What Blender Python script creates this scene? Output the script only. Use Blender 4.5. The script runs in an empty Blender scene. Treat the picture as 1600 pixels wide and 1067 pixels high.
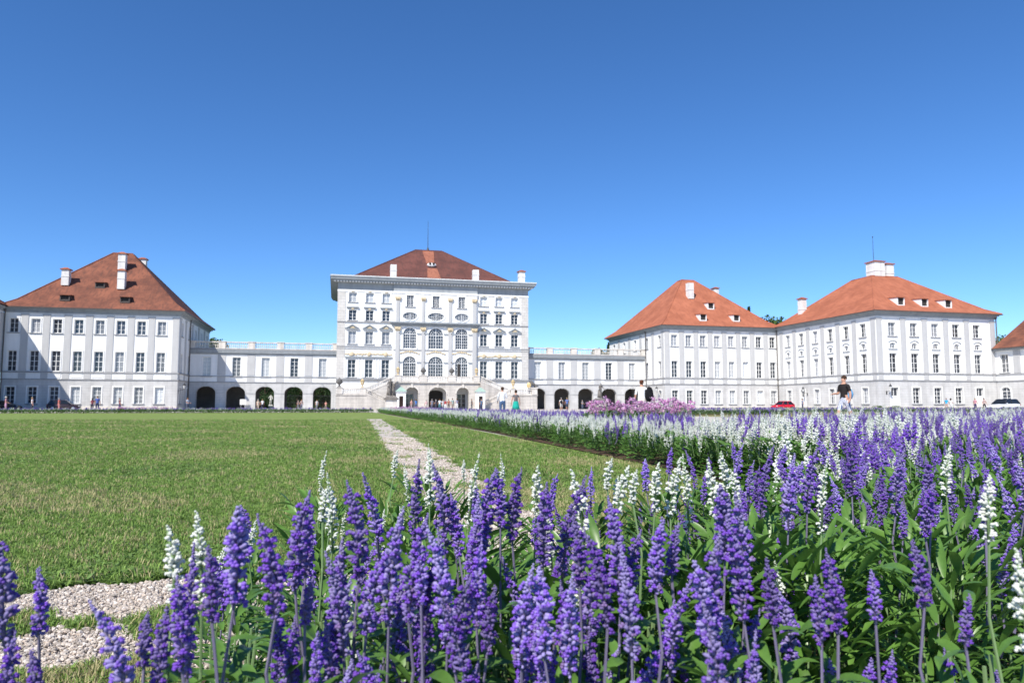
import bpy, bmesh, math, random
import numpy as np
from mathutils import Vector, Matrix, Euler
R = math.radians
random.seed(7); rng = np.random.default_rng(7)
scene = bpy.context.scene
col = scene.collection

# ------------------------------------------------------------------ camera
CAM_H = 0.75; YAW = R(13.65); PITCH = math.atan(100.0/1130.0); FPX = 1130.0
cam_d = bpy.data.cameras.new('camera'); cam = bpy.data.objects.new('camera', cam_d); col.objects.link(cam)
cam.location = (0, 0, CAM_H); cam.rotation_euler = (R(90)+PITCH, 0, -YAW)
cam_d.sensor_width = 36; cam_d.lens = FPX/1600*36; cam_d.clip_start = 0.05; cam_d.clip_end = 6000
cam_d.dof.use_dof = True; cam_d.dof.focus_distance = 2.6; cam_d.dof.aperture_fstop = 9.0
scene.camera = cam
# ------------------------------------------------------------------ sky, sun, exposure
SUN_TO = Vector((0.9, 1.0, -1.42)).normalized()            # the way the light travels
w = bpy.data.worlds.new('World'); scene.world = w; w.use_nodes = True
nt = w.node_tree; bg = nt.nodes['Background']
sky = nt.nodes.new('ShaderNodeTexSky'); sky.sky_type = 'NISHITA'; sky.sun_disc = False
sky.sun_elevation = math.asin(-SUN_TO.z); sky.sun_rotation = math.atan2(-SUN_TO.x, -SUN_TO.y)
sky.altitude = 2500; sky.air_density = 1.0; sky.dust_density = 0.0; sky.ozone_density = 6.0
hs_ = nt.nodes.new('ShaderNodeHueSaturation'); hs_.inputs['Saturation'].default_value = 1.15; hs_.inputs['Hue'].default_value = .503      # the camera's colour rendering of the whole sky
nt.links.new(sky.outputs[0], hs_.inputs['Color']); nt.links.new(hs_.outputs[0], bg.inputs[0]); bg.inputs[1].default_value = 0.134
sun_d = bpy.data.lights.new('sun', 'SUN'); sun_d.energy = 4.8; sun_d.angle = R(0.53); sun_d.color = (1.0, 0.945, 0.855)
sun = bpy.data.objects.new('sun', sun_d); col.objects.link(sun); sun.location = (-60, -60, 100)
sun.rotation_euler = SUN_TO.to_track_quat('-Z', 'Y').to_euler()
vs = scene.view_settings; vs.view_transform = 'Standard'; vs.look = 'None'; vs.gamma = 1; vs.exposure = 0.48
scene.render.engine = 'CYCLES'; scene.cycles.use_denoising = True; scene.cycles.max_bounces = 6
scene.cycles.transparent_max_bounces = 8

# ------------------------------------------------------------------ helpers
def ray(u, v):                      # direction through a point of the 1600x1067 photograph
    x = (u-800)/FPX; y = (533.5-v)/FPX
    fw = math.cos(PITCH)-y*math.sin(PITCH); up = math.sin(PITCH)+y*math.cos(PITCH)
    return Vector((x*math.cos(YAW)+fw*math.sin(YAW), -x*math.sin(YAW)+fw*math.cos(YAW), up))
def on_y(u, v, Y):
    r = ray(u, v); t = Y/r.y; return Vector((r.x*t, Y, CAM_H+r.z*t))
def on_x(u, v, X):
    r = ray(u, v); t = X/r.x; return Vector((X, r.y*t, CAM_H+r.z*t))
def ground_at(u, d):                # ground point in the column u at camera depth d
    r = ray(u, 633.5); fw = r.x*math.sin(YAW)+r.y*math.cos(YAW); t = d/fw
    return Vector((r.x*t, r.y*t, 0))
def on_roof(u, v, p, n):
    r = ray(u, v); o = Vector((0, 0, CAM_H)); t = (p-o).dot(n)/r.dot(n); return o+r*t

def tag(o, label=None, cat=None, group=None, kind=None):
    if label: o['label'] = label
    if cat: o['category'] = cat
    if group: o['group'] = group
    if kind: o['kind'] = kind
    return o
def empty(name, loc=(0, 0, 0), rz=0.0, parent=None):
    o = bpy.data.objects.new(name, None); col.objects.link(o); o.location = loc; o.rotation_euler = (0, 0, rz)
    o.empty_display_size = 0.1
    if parent: o.parent = parent
    return o
def put(name, mesh, parent=None, loc=(0, 0, 0), rot=(0, 0, 0), scale=None):
    o = bpy.data.objects.new(name, mesh); col.objects.link(o); o.location = loc; o.rotation_euler = rot
    if scale is not None: o.scale = scale if hasattr(scale, '__len__') else (scale,)*3
    if parent: o.parent = parent
    return o

class MB:
    def __init__(s): s.v = []; s.f = []; s.m = []
    def poly(s, pts, m=0):
        b = len(s.v); s.v += [tuple(p) for p in pts]; s.f.append(tuple(range(b, b+len(pts)))); s.m.append(m)
    def box(s, x0, x1, y0, y1, z0, z1, m=0):
        b = len(s.v)
        s.v += [(x0,y0,z0),(x1,y0,z0),(x1,y1,z0),(x0,y1,z0),(x0,y0,z1),(x1,y0,z1),(x1,y1,z1),(x0,y1,z1)]
        for q in ((3,2,1,0),(4,5,6,7),(0,1,5,4),(1,2,6,5),(2,3,7,6),(3,0,4,7)):
            s.f.append(tuple(b+i for i in q)); s.m.append(m)
        return s
    def hexa(s, a, c, m=0):         # two quads a (bottom) and c (top), same winding
        b = len(s.v); s.v += [tuple(p) for p in a]+[tuple(p) for p in c]
        for q in ((3,2,1,0),(4,5,6,7),(0,1,5,4),(1,2,6,5),(2,3,7,6),(3,0,4,7)):
            s.f.append(tuple(b+i for i in q)); s.m.append(m)
        return s
    def lathe(s, prof, c=(0,0,0), n=12, m=0):
        b = len(s.v)
        for r, z in prof:
            for i in range(n):
                a = 2*math.pi*i/n; s.v.append((c[0]+r*math.cos(a), c[1]+r*math.sin(a), c[2]+z))
        for k in range(len(prof)-1):
            for i in range(n):
                j = (i+1) % n; s.f.append((b+k*n+i, b+k*n+j, b+(k+1)*n+j, b+(k+1)*n+i)); s.m.append(m)
        s.f.append(tuple(b+i for i in reversed(range(n)))); s.m.append(m)
        s.f.append(tuple(b+(len(prof)-1)*n+i for i in range(n))); s.m.append(m)
        return s
    def tube(s, pts, rad, n=6, m=0, cap=True):
        pts = [Vector(p) for p in pts]; b = len(s.v)
        for k, p in enumerate(pts):
            d = (pts[min(k+1, len(pts)-1)]-pts[max(k-1, 0)]).normalized()
            a = d.orthogonal().normalized() if abs(d.z) < .95 else Vector((1,0,0)).cross(d).normalized()
            c = d.cross(a); r = rad[k] if hasattr(rad, '__len__') else rad
            for i in range(n):
                t = 2*math.pi*i/n; q = p+(a*math.cos(t)+c*math.sin(t))*r; s.v.append(tuple(q))
        for k in range(len(pts)-1):
            for i in range(n):
                j = (i+1) % n; s.f.append((b+k*n+i, b+k*n+j, b+(k+1)*n+j, b+(k+1)*n+i)); s.m.append(m)
        if cap:
            s.f.append(tuple(b+i for i in reversed(range(n)))); s.m.append(m)
            s.f.append(tuple(b+(len(pts)-1)*n+i for i in range(n))); s.m.append(m)
        return s
    def blob(s, c, r, m=0, nu=6, nv=4, jit=0.0):   # ellipsoid
        b = len(s.v); c = Vector(c); r = r if hasattr(r, '__len__') else (r,)*3
        s.v.append((c.x, c.y, c.z-r[2]))
        for k in range(1, nv):
            t = -math.pi/2+math.pi*k/nv
            for i in range(nu):
                a = 2*math.pi*i/nu; q = 1+random.uniform(-jit, jit)
                s.v.append((c.x+r[0]*q*math.cos(t)*math.cos(a), c.y+r[1]*q*math.cos(t)*math.sin(a), c.z+r[2]*math.sin(t)))
        s.v.append((c.x, c.y, c.z+r[2])); top = len(s.v)-1
        for i in range(nu):
            j = (i+1) % nu
            s.f.append((b, b+1+j, b+1+i)); s.m.append(m)
            for k in range(nv-2):
                q = b+1+k*nu; s.f.append((q+i, q+j, q+nu+j, q+nu+i)); s.m.append(m)
            q = b+1+(nv-2)*nu; s.f.append((q+i, q+j, top)); s.m.append(m)
        return s
    def mesh(s, name, mats, smooth=False):
        me = bpy.data.meshes.new(name); me.from_pydata(s.v, [], s.f)
        for m in mats: me.materials.append(m)
        if len(mats) > 1: me.polygons.foreach_set('material_index', s.m)
        if smooth: me.polygons.foreach_set('use_smooth', [True]*len(s.f))
        me.update(); return me
    def build(s, name, mats, parent=None, smooth=False, loc=None):
        if not hasattr(mats, '__len__'): mats = [mats]
        o = put(name, s.mesh(name, mats, smooth), parent)
        if parent is not None and loc is None: o.location = -parent.location    # shapes are given in world metres
        if loc is not None: o.location = loc
        return o

# ------------------------------------------------------------------ materials
def mat(name, c, rough=.8, spec=.3, var=0.0, vscale=3.0, c2=None, bump=0.0, bscale=30.0, transl=0.0, metal=0.0, objvar=0.0):
    m = bpy.data.materials.new(name); m.use_nodes = True; n = m.node_tree; L = n.links
    p = n.nodes['Principled BSDF']; p.inputs['Roughness'].default_value = rough
    p.inputs['Specular IOR Level'].default_value = spec; p.inputs['Metallic'].default_value = metal
    p.inputs['Base Color'].default_value = (*c, 1)
    out = p.inputs['Base Color']; src = None
    if var or c2:
        tc = n.nodes.new('ShaderNodeTexCoord'); nz = n.nodes.new('ShaderNodeTexNoise')
        nz.inputs['Scale'].default_value = vscale; nz.inputs['Detail'].default_value = 6; nz.inputs['Roughness'].default_value = .65
        L.new(tc.outputs['Object'], nz.inputs['Vector'])
        cr = n.nodes.new('ShaderNodeValToRGB'); cr.color_ramp.elements[0].position = .32; cr.color_ramp.elements[1].position = .68
        k2 = c2 or tuple(min(1, x*(1+var)) for x in c); k1 = c if c2 else tuple(x*(1-var) for x in c)
        cr.color_ramp.elements[0].color = (*k1, 1); cr.color_ramp.elements[1].color = (*k2, 1)
        L.new(nz.outputs['Fac'], cr.inputs['Fac']); src = cr.outputs['Color']
    if objvar:
        oi = n.nodes.new('ShaderNodeObjectInfo'); hs = n.nodes.new('ShaderNodeHueSaturation')
        mr = n.nodes.new('ShaderNodeMapRange'); mr.inputs['To Min'].default_value = 1-objvar; mr.inputs['To Max'].default_value = 1+objvar
        L.new(oi.outputs['Random'], mr.inputs['Value']); L.new(mr.outputs[0], hs.inputs['Value'])
        if src: L.new(src, hs.inputs['Color'])
        else: hs.inputs['Color'].default_value = (*c, 1)
        src = hs.outputs['Color']
    if src: L.new(src, out)
    if bump:
        tc = n.nodes.new('ShaderNodeTexCoord'); nz = n.nodes.new('ShaderNodeTexNoise'); nz.inputs['Scale'].default_value = bscale
        nz.inputs['Detail'].default_value = 5; bp = n.nodes.new('ShaderNodeBump'); bp.inputs['Strength'].default_value = bump
        bp.inputs['Distance'].default_value = .02
        L.new(tc.outputs['Object'], nz.inputs['Vector']); L.new(nz.outputs['Fac'], bp.inputs['Height']); L.new(bp.outputs[0], p.inputs['Normal'])
    if transl:
        tb = n.nodes.new('ShaderNodeBsdfTranslucent'); mx = n.nodes.new('ShaderNodeMixShader'); mx.inputs[0].default_value = transl
        if src: L.new(src, tb.inputs['Color'])
        else: tb.inputs['Color'].default_value = (*c, 1)
        o = n.nodes['Material Output']; L.new(p.outputs[0], mx.inputs[1]); L.new(tb.outputs[0], mx.inputs[2]); L.new(mx.outputs[0], o.inputs['Surface'])
    return m
def tile_mat(name, c1, c2, c3):
    m = bpy.data.materials.new(name); m.use_nodes = True; n = m.node_tree; L = n.links; p = n.nodes['Principled BSDF']
    p.inputs['Roughness'].default_value = .85; p.inputs['Specular IOR Level'].default_value = .2
    tc = n.nodes.new('ShaderNodeTexCoord')
    a = n.nodes.new('ShaderNodeTexNoise'); a.inputs['Scale'].default_value = .35; a.inputs['Detail'].default_value = 8; a.inputs['Roughness'].default_value = .7
    b = n.nodes.new('ShaderNodeTexNoise'); b.inputs['Scale'].default_value = 3.2; b.inputs['Detail'].default_value = 3
    mp = n.nodes.new('ShaderNodeMapping'); mp.inputs['Scale'].default_value = (1, .25, .25)
    L.new(tc.outputs['Object'], a.inputs['Vector']); L.new(tc.outputs['Object'], mp.inputs['Vector']); L.new(mp.outputs[0], b.inputs['Vector'])
    r1 = n.nodes.new('ShaderNodeValToRGB'); e = r1.color_ramp.elements; e[0].position = .38; e[0].color = (*c1, 1); e[1].position = .62; e[1].color = (*c2, 1)
    L.new(a.outputs['Fac'], r1.inputs['Fac'])
    mx = n.nodes.new('ShaderNodeMixRGB'); r2 = n.nodes.new('ShaderNodeValToRGB'); r2.color_ramp.elements[0].position = .48; r2.color_ramp.elements[1].position = .68
    r2.color_ramp.elements[1].color = (.6, .6, .6, 1)
    L.new(b.outputs['Fac'], r2.inputs['Fac']); L.new(r2.outputs[0], mx.inputs['Fac']); L.new(r1.outputs[0], mx.inputs['Color1']); mx.inputs['Color2'].default_value = (*c3, 1)
    L.new(mx.outputs[0], p.inputs['Base Color'])
    wv = n.nodes.new('ShaderNodeTexWave'); wv.bands_direction = 'Z'; wv.wave_profile = 'SAW'; wv.inputs['Scale'].default_value = 1.6; wv.inputs['Distortion'].default_value = .4
    L.new(tc.outputs['Object'], wv.inputs['Vector']); bp = n.nodes.new('ShaderNodeBump'); bp.inputs['Strength'].default_value = .5; bp.inputs['Distance'].default_value = .05
    L.new(wv.outputs['Fac'], bp.inputs['Height']); L.new(bp.outputs[0], p.inputs['Normal'])
    return m
def block_mat(name, c1, c2, mortar, sx, sz, bump=.3):   # coursed stone or lined plaster
    m = bpy.data.materials.new(name); m.use_nodes = True; n = m.node_tree; L = n.links; p = n.nodes['Principled BSDF']
    p.inputs['Roughness'].default_value = .9; p.inputs['Specular IOR Level'].default_value = .15
    tc = n.nodes.new('ShaderNodeTexCoord'); sp = n.nodes.new('ShaderNodeSeparateXYZ'); cb = n.nodes.new('ShaderNodeCombineXYZ'); ad = n.nodes.new('ShaderNodeMath')
    L.new(tc.outputs['Object'], sp.inputs[0]); L.new(sp.outputs['X'], ad.inputs[0]); L.new(sp.outputs['Y'], ad.inputs[1]); L.new(ad.outputs[0], cb.inputs['X']); L.new(sp.outputs['Z'], cb.inputs['Y'])
    bk = n.nodes.new('ShaderNodeTexBrick'); bk.inputs['Scale'].default_value = 1; bk.inputs['Brick Width'].default_value = sx; bk.inputs['Row Height'].default_value = sz
    bk.inputs['Mortar Size'].default_value = .02; bk.inputs['Color1'].default_value = (*c1, 1); bk.inputs['Color2'].default_value = (*c2, 1); bk.inputs['Mortar'].default_value = (*mortar, 1)
    L.new(cb.outputs[0], bk.inputs['Vector'])
    nz = n.nodes.new('ShaderNodeTexNoise'); nz.inputs['Scale'].default_value = .6; nz.inputs['Detail'].default_value = 8; L.new(tc.outputs['Object'], nz.inputs['Vector'])
    mr = n.nodes.new('ShaderNodeMapRange'); mr.inputs['From Min'].default_value = .3; mr.inputs['From Max'].default_value = .7; mr.inputs['To Min'].default_value = .86; mr.inputs['To Max'].default_value = 1.08
    L.new(nz.outputs['Fac'], mr.inputs['Value']); hs = n.nodes.new('ShaderNodeHueSaturation'); L.new(mr.outputs[0], hs.inputs['Value']); L.new(bk.outputs['Color'], hs.inputs['Color'])
    L.new(hs.outputs[0], p.inputs['Base Color'])
    bp = n.nodes.new('ShaderNodeBump'); bp.inputs['Strength'].default_value = bump; bp.inputs['Distance'].default_value = .02; bp.invert = True
    L.new(bk.outputs['Fac'], bp.inputs['Height']); L.new(bp.outputs[0], p.inputs['Normal'])
    return m
def glass_mat(name, c, rough=.06):
    m = mat(name, c, rough, .6, objvar=.5); return m

def weather(m, amount=.12, zs=.10):
    n = m.node_tree; L = n.links; p = n.nodes['Principled BSDF']; link = p.inputs['Base Color'].links; tc = n.nodes.new('ShaderNodeTexCoord'); mp = n.nodes.new('ShaderNodeMapping'); mp.inputs['Scale'].default_value = (1.4, 1.4, zs)
    nz = n.nodes.new('ShaderNodeTexNoise'); nz.inputs['Scale'].default_value = 1.0; nz.inputs['Detail'].default_value = 7; nz.inputs['Roughness'].default_value = .6
    mr = n.nodes.new('ShaderNodeMapRange'); mr.inputs['From Min'].default_value = .45; mr.inputs['From Max'].default_value = .75; mr.inputs['To Min'].default_value = 1.0; mr.inputs['To Max'].default_value = 1-amount
    hs = n.nodes.new('ShaderNodeHueSaturation'); L.new(tc.outputs['Object'], mp.inputs['Vector']); L.new(mp.outputs[0], nz.inputs['Vector']); L.new(nz.outputs['Fac'], mr.inputs['Value']); L.new(mr.outputs[0], hs.inputs['Value'])
    if link: L.new(link[0].from_socket, hs.inputs['Color'])
    else: hs.inputs['Color'].default_value = p.inputs['Base Color'].default_value
    L.new(hs.outputs[0], p.inputs['Base Color'])
M = {}
M['white'] = mat('white_plaster', (.80, .80, .79), .9, .15, var=.04, vscale=.5)
M['grey'] = mat('grey_plaster', (.48, .48, .48), .9, .15, var=.05, vscale=.5)
M['lined'] = block_mat('lined_grey_plaster', (.53, .525, .52), (.55, .545, .54), (.44, .44, .43), 1.6, .45, .15)
M['quoin'] = block_mat('quoin_stone', (.60, .58, .55), (.55, .53, .50), (.42, .41, .40), 1.0, .55, .4)
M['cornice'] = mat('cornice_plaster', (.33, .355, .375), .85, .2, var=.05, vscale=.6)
M['trim'] = mat('white_trim', (.78, .78, .77), .85, .2)
M['belt'] = mat('grey_belt', (.33, .33, .335), .85, .2, var=.12, vscale=.8)
M['sill'] = mat('sill_shadow_line_metal', (.22, .22, .23), .6, .4)  # dark grey paints the shadow line at window sills; also gallery gutter metal
M['frame'] = mat('window_paint', (.80, .80, .79), .5, .4)
M['glass'] = glass_mat('window_glass', (.035, .042, .055))
M['glass_mid'] = glass_mat('curtained_glass', (.22, .23, .25), .12)
M['glass_pale'] = glass_mat('pale_curtained_glass', (.42, .44, .46), .15)
M['passage'] = mat('shade_toned_passage_plaster', (.17, .16, .15), .9, .1, var=.2, vscale=.6)  # deep shade of the arcade passage is put into this dark plaster colour
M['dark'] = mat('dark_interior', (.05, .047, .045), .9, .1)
M['tile_left'] = tile_mat('weathered_tiles', (.135, .055, .038), (.255, .098, .060), (.095, .048, .038))
M['tile_right'] = tile_mat('orange_tiles', (.31, .105, .058), (.42, .150, .085), (.25, .085, .052))
M['tile_mid'] = tile_mat('maroon_tiles', (.105, .045, .038), (.165, .066, .053), (.085, .045, .040))
M['tile_new'] = tile_mat('new_tiles', (.27, .105, .065), (.34, .135, .085), (.18, .07, .05))
M['gutter'] = mat('gutter_metal', (.075, .06, .055), .6, .4)
M['pipe'] = mat('downpipe_metal', (.10, .09, .085), .6, .4)
M['chimney'] = mat('chimney_plaster', (.72, .71, .69), .9, .1, var=.08, vscale=1.5)
M['stone'] = block_mat('pale_stone', (.60, .56, .51), (.55, .51, .47), (.40, .37, .34), 1.9, .62, .35)
M['stone_plain'] = mat('balustrade_stone', (.64, .60, .55), .9, .15, var=.12, vscale=1.2)
M['stone_grey'] = mat('weathered_stone', (.17, .155, .14), .9, .15, var=.35, vscale=3.0)
M['stone_dark'] = mat('dark_vase_stone', (.14, .135, .13), .85, .2, var=.3, vscale=4.0)
M['gold'] = mat('gilding', (.55, .41, .20), .45, .5, var=.15, vscale=4)
M['gold_pale'] = mat('pale_gilding', (.60, .50, .34), .6, .4, var=.2, vscale=4)
M['copper'] = mat('green_copper', (.30, .42, .36), .7, .3, var=.12, vscale=2)
M['iron'] = mat('black_iron', (.025, .025, .028), .55, .4)
M['tread'] = mat('stair_stone', (.40, .37, .34), .9, .15)
M['lampglass'] = mat('lantern_glass', (.55, .56, .55), .15, .5)
M['rubber'] = mat('tyre_rubber', (.02, .02, .02), .9, .2)
M['rim'] = mat('wheel_alloy', (.55, .55, .56), .35, .5, metal=.7)
M['carglass'] = mat('car_glass', (.015, .018, .02), .05, .6)
M['taillight'] = mat('tail_light', (.35, .01, .01), .3, .5)
M['headlight'] = mat('head_light', (.7, .72, .74), .15, .6)
M['soil'] = mat('bed_soil', (.075, .05, .035), .95, .1, c2=(.13, .09, .06), vscale=9, bump=.8, bscale=60)
M['leaf'] = mat('salvia_leaf', (.075, .165, .028), .36, .5, c2=(.130, .260, .05), vscale=22, transl=.28, objvar=.18)
M['leaf_far'] = mat('bed_leaf', (.095, .20, .04), .5, .4, transl=.25, objvar=.25)
M['stalk'] = mat('purple_stalk', (.16, .14, .22), .6, .3)
M['stalk_green'] = mat('green_stalk', (.17, .26, .11), .6, .3)
M['bud'] = mat('violet_calyx', (.215, .165, .41), .75, .2, transl=.12, objvar=.3)
M['petal'] = mat('violet_petal', (.195, .080, .52), .6, .25, transl=.25, objvar=.3)
M['bud2'] = mat('pale_lavender_calyx', (.29, .245, .50), .75, .2, transl=.12, objvar=.2)
M['petal2'] = mat('lavender_petal', (.235, .125, .57), .6, .25, transl=.25, objvar=.2)
M['petal_old'] = mat('faded_petal', (.24, .16, .36), .8, .2, transl=.2)
M['wbud'] = mat('white_calyx', (.66, .69, .61), .8, .2, transl=.12)
M['wpetal'] = mat('white_petal', (.80, .81, .77), .7, .2, transl=.2)
M['pink'] = mat('pink_petal', (.50, .20, .42), .7, .2, transl=.2, objvar=.2)
M['pink_pale'] = mat('pale_pink_petal', (.66, .45, .60), .7, .2, transl=.2)
M['grass'] = mat('grass_blade', (.205, .320, .070), .6, .3, transl=.3, objvar=.35)
M['grass_dry'] = mat('dry_grass_blade', (.42, .37, .19), .7, .2, transl=.2, objvar=.25)
M['weed'] = mat('weed_leaf', (.15, .245, .065), .55, .3, transl=.25, objvar=.25)
M['bark'] = mat('tree_bark', (.09, .07, .05), .95, .1, var=.3, vscale=5)
M['crown'] = mat('tree_leaf', (.045, .085, .02), .6, .25, transl=.2, c2=(.075, .13, .03), vscale=.6)
M['fir'] = mat('dark_tree_leaf', (.025, .055, .02), .6, .25, transl=.15, c2=(.045, .085, .03), vscale=.6)
M['hedge'] = mat('hedge_leaf', (.05, .10, .02), .6, .25, transl=.2, c2=(.085, .145, .035), vscale=2)

for k_, a_ in (('white',.13),('grey',.16),('lined',.2),('cornice',.2),('stone',.3),('stone_plain',.35),('chimney',.3),('trim',.1)): weather(M[k_], a_)

# ------------------------------------------------------------------ ground
def ground_mat(name, cols, scales, bump=.3, bscale=80., bdist=.01):
    m = bpy.data.materials.new(name); m.use_nodes = True; n = m.node_tree; L = n.links; p = n.nodes['Principled BSDF']
    p.inputs['Roughness'].default_value = .95; p.inputs['Specular IOR Level'].default_value = .1
    tc = n.nodes.new('ShaderNodeTexCoord'); src = None
    for i, (c1, c2, lo, hi) in enumerate(cols):
        nz = n.nodes.new('ShaderNodeTexNoise'); nz.inputs['Scale'].default_value = scales[i]; nz.inputs['Detail'].default_value = 9; nz.inputs['Roughness'].default_value = .68
        L.new(tc.outputs['Object'], nz.inputs['Vector'])
        cr = n.nodes.new('ShaderNodeValToRGB'); cr.color_ramp.elements[0].position = lo; cr.color_ramp.elements[1].position = hi
        L.new(nz.outputs['Fac'], cr.inputs['Fac'])
        if src is None:
            cr.color_ramp.elements[0].color = (*c1, 1); cr.color_ramp.elements[1].color = (*c2, 1); src = cr.outputs[0]
        else:
            mx = n.nodes.new('ShaderNodeMixRGB'); L.new(cr.outputs[0], mx.inputs['Fac']); L.new(src, mx.inputs['Color1']); mx.inputs['Color2'].default_value = (*c2, 1); src = mx.outputs[0]
    L.new(src, p.inputs['Base Color'])
    nz = n.nodes.new('ShaderNodeTexNoise'); nz.inputs['Scale'].default_value = bscale; nz.inputs['Detail'].default_value = 6; L.new(tc.outputs['Object'], nz.inputs['Vector'])
    bp = n.nodes.new('ShaderNodeBump'); bp.inputs['Strength'].default_value = bump; bp.inputs['Distance'].default_value = bdist
    L.new(nz.outputs['Fac'], bp.inputs['Height']); L.new(bp.outputs[0], p.inputs['Normal'])
    return m
M['gravel'] = ground_mat('pale_gravel', [((.40, .35, .30), (.54, .49, .44), .35, .65), ((0,0,0), (.30, .26, .22), .62, .8)], [55., 140.], .5, 120.)
M['court'] = ground_mat('forecourt_gravel', [((.46, .42, .37), (.56, .52, .47), .3, .7)], [.6], .2, 40.)
M['lawn'] = ground_mat('lawn_green', [((.165, .240, .060), (.215, .275, .082), .33, .66), ((0,0,0), (.26, .275, .105), .54, .76), ((0,0,0), (.12, .185, .05), .58, .72)], [1.3, .16, 3.1], .9, 70., .03)
M['olive'] = ground_mat('dry_lawn', [((.20, .205, .085), (.27, .25, .115), .35, .65)], [.5], .6, 30., .03)
def sheet(name, pts, z, m, label, sub=False):
    b = MB(); b.poly([(x, y, z) for x, y in pts]); o = b.build(name, m); tag(o, label, kind='structure'); return o
sheet('ground', [(-3000,-3000),(3000,-3000),(3000,3000),(-3000,3000)], -.014, M['court'], 'pale gravel forecourt stretching to the palace')
sheet('lawn', [(-70,-6),(3.75,-6),(4.2,20),(4.2,81),(-70,81)], -.009, M['lawn'], 'wide mown green lawn of the parterre')
sheet('lawn', [(26,38),(90,38),(90,66),(22,66)], -.009, M['olive'], 'dry olive lawn beyond the gravel avenue')
sheet('park_lawn', [(-200,151),(240,151),(240,600),(-200,600)], -.008, M['lawn'], 'green park lawn behind the palace')
def lo_edge(y): return .62+.03*(y-5)+.022*math.sin(y*2.3)+.02*math.sin(y*7.1)+.015*math.sin(y*17.)
def hi_edge(y): return 1.42+.03*(y-5)+.04*math.sin(y*3.1+1)+.03*math.sin(y*8.3)+.02*math.sin(y*15.+2)
ys_ = [2.9+38.6*(i/140)**1.5 for i in range(141)]
b = MB()
for a_, c_ in zip(ys_, ys_[1:]): b.poly([(lo_edge(a_),a_,-.004),(hi_edge(a_),a_,-.004),(hi_edge(c_),c_,-.004),(lo_edge(c_),c_,-.004)])
tag(b.build('path', M['gravel']), 'narrow gravel path running towards the palace', kind='structure')
sheet('path', [(-14,2.30),(1.9,2.30),(1.55,3.48),(-14,3.48)], -.0055, M['gravel'], 'gravel path along the edge of the near bed')
BEDS = {'near': [(-.62,-1.5),(16,-1.5),(16,2.2),(-.4,2.2)], 'corner': [(1.6,2.2),(16,2.2),(18,17),(10,13),(6.5,9.5),(3.75,7.5),(3.5,4.6),(2.6,3.0),(1.6,2.7)], 'mid': [(3.75,5.4),(7.2,8.0),(9.4,17),(9.4,79),(4.3,79),(4.3,20)]}
sheet('bed_soil', BEDS['near'], .0005, M['soil'], 'dark soil of the salvia bed by the camera')
sheet('bed_soil', BEDS['corner'], .0045, M['soil'], 'dark soil at the corner of the flower beds')
sheet('bed_soil', BEDS['mid'], .0085, M['soil'], 'dark soil under the long white and violet bed')
sheet('bed_soil', [(-70,81.3),(4,81.3),(4,85),(-70,85)], -.004, M['soil'], 'dark soil under the far flower band')
sheet('bed_soil', [(20,53),(37,53),(37,57.5),(20,57.5)], -.004, M['soil'], 'dark soil under the flower bed on the dry lawn')

# ------------------------------------------------------------------ wall with openings
def wall_mesh(W, z0, z1, ops, mats, reveal=.42, x0=0.0):
    """front faces at y=0 looking to -y; ops: (x0,x1,z0,z1,shape); shape None, ('arch', rise) or 'oval'"""
    b = MB()
    xs = sorted({x0, x0+W} | {o[0] for o in ops} | {o[1] for o in ops}); zs = sorted({z0, z1} | {o[2] for o in ops} | {o[3] for o in ops})
    xs = [x for x in xs if x0-1e-6 <= x <= x0+W+1e-6]; zs = [z for z in zs if z0-1e-6 <= z <= z1+1e-6]
    for i in range(len(xs)-1):
        run = None
        for k in range(len(zs)-1):
            cx = (xs[i]+xs[i+1])/2; cz = (zs[k]+zs[k+1])/2
            inside = any(o[0] < cx < o[1] and o[2] < cz < o[3] for o in ops)
            if inside:
                if run is not None: b.poly([(xs[i],0,run),(xs[i+1],0,run),(xs[i+1],0,zs[k]),(xs[i],0,zs[k])]); run = None
            elif run is None: run = zs[k]
        if run is not None: b.poly([(xs[i],0,run),(xs[i+1],0,run),(xs[i+1],0,z1),(xs[i],0,z1)])
    for o in ops:
        a0, a1, c0, c1, sh = o; out = outline(o)
        n = len(out)
        for i in range(n):
            p, q = out[i], out[(i+1) % n]
            b.poly([(p[0],0,p[1]),(q[0],0,q[1]),(q[0],reveal,q[1]),(p[0],reveal,p[1])])
        if sh:
            for cx, cz in ((a0,c1),(a1,c1),(a0,c0),(a1,c0)):
                mx, mz = (a0+a1)/2, (c0+c1)/2
                seg = [p for p in out if (p[0]-mx)*(cx-mx) >= -1e-6 and (p[1]-mz)*(cz-mz) >= -1e-6]
                if sh != 'oval':
                    if cz == c0: continue
                    zsp = c1-sh[1]; seg = [p for p in out if p[1] >= zsp-1e-6 and (p[0]-mx)*(cx-mx) >= -1e-6]
                seg.sort(key=lambda p: p[0])
                for p, q in zip(seg, seg[1:]):
                    b.poly([(cx,0,cz),(q[0],0,q[1]),(p[0],0,p[1])] if cz == c0 else [(cx,0,cz),(p[0],0,p[1]),(q[0],0,q[1])])
    return b
def outline(o):
    a0, a1, c0, c1, sh = o; mx = (a0+a1)/2; r = (a1-a0)/2
    if not sh: return [(a0,c0),(a1,c0),(a1,c1),(a0,c1)]
    if sh == 'oval':
        return [(mx+r*math.cos(t), (c0+c1)/2+(c1-c0)/2*math.sin(t)) for t in [2*math.pi*i/24 for i in range(24)]]
    zsp = c1-sh[1]
    return [(a0,c0),(a1,c0)]+[(mx+r*math.cos(t), zsp+sh[1]*math.sin(t)) for t in [math.pi*i/14 for i in range(15)]]
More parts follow.
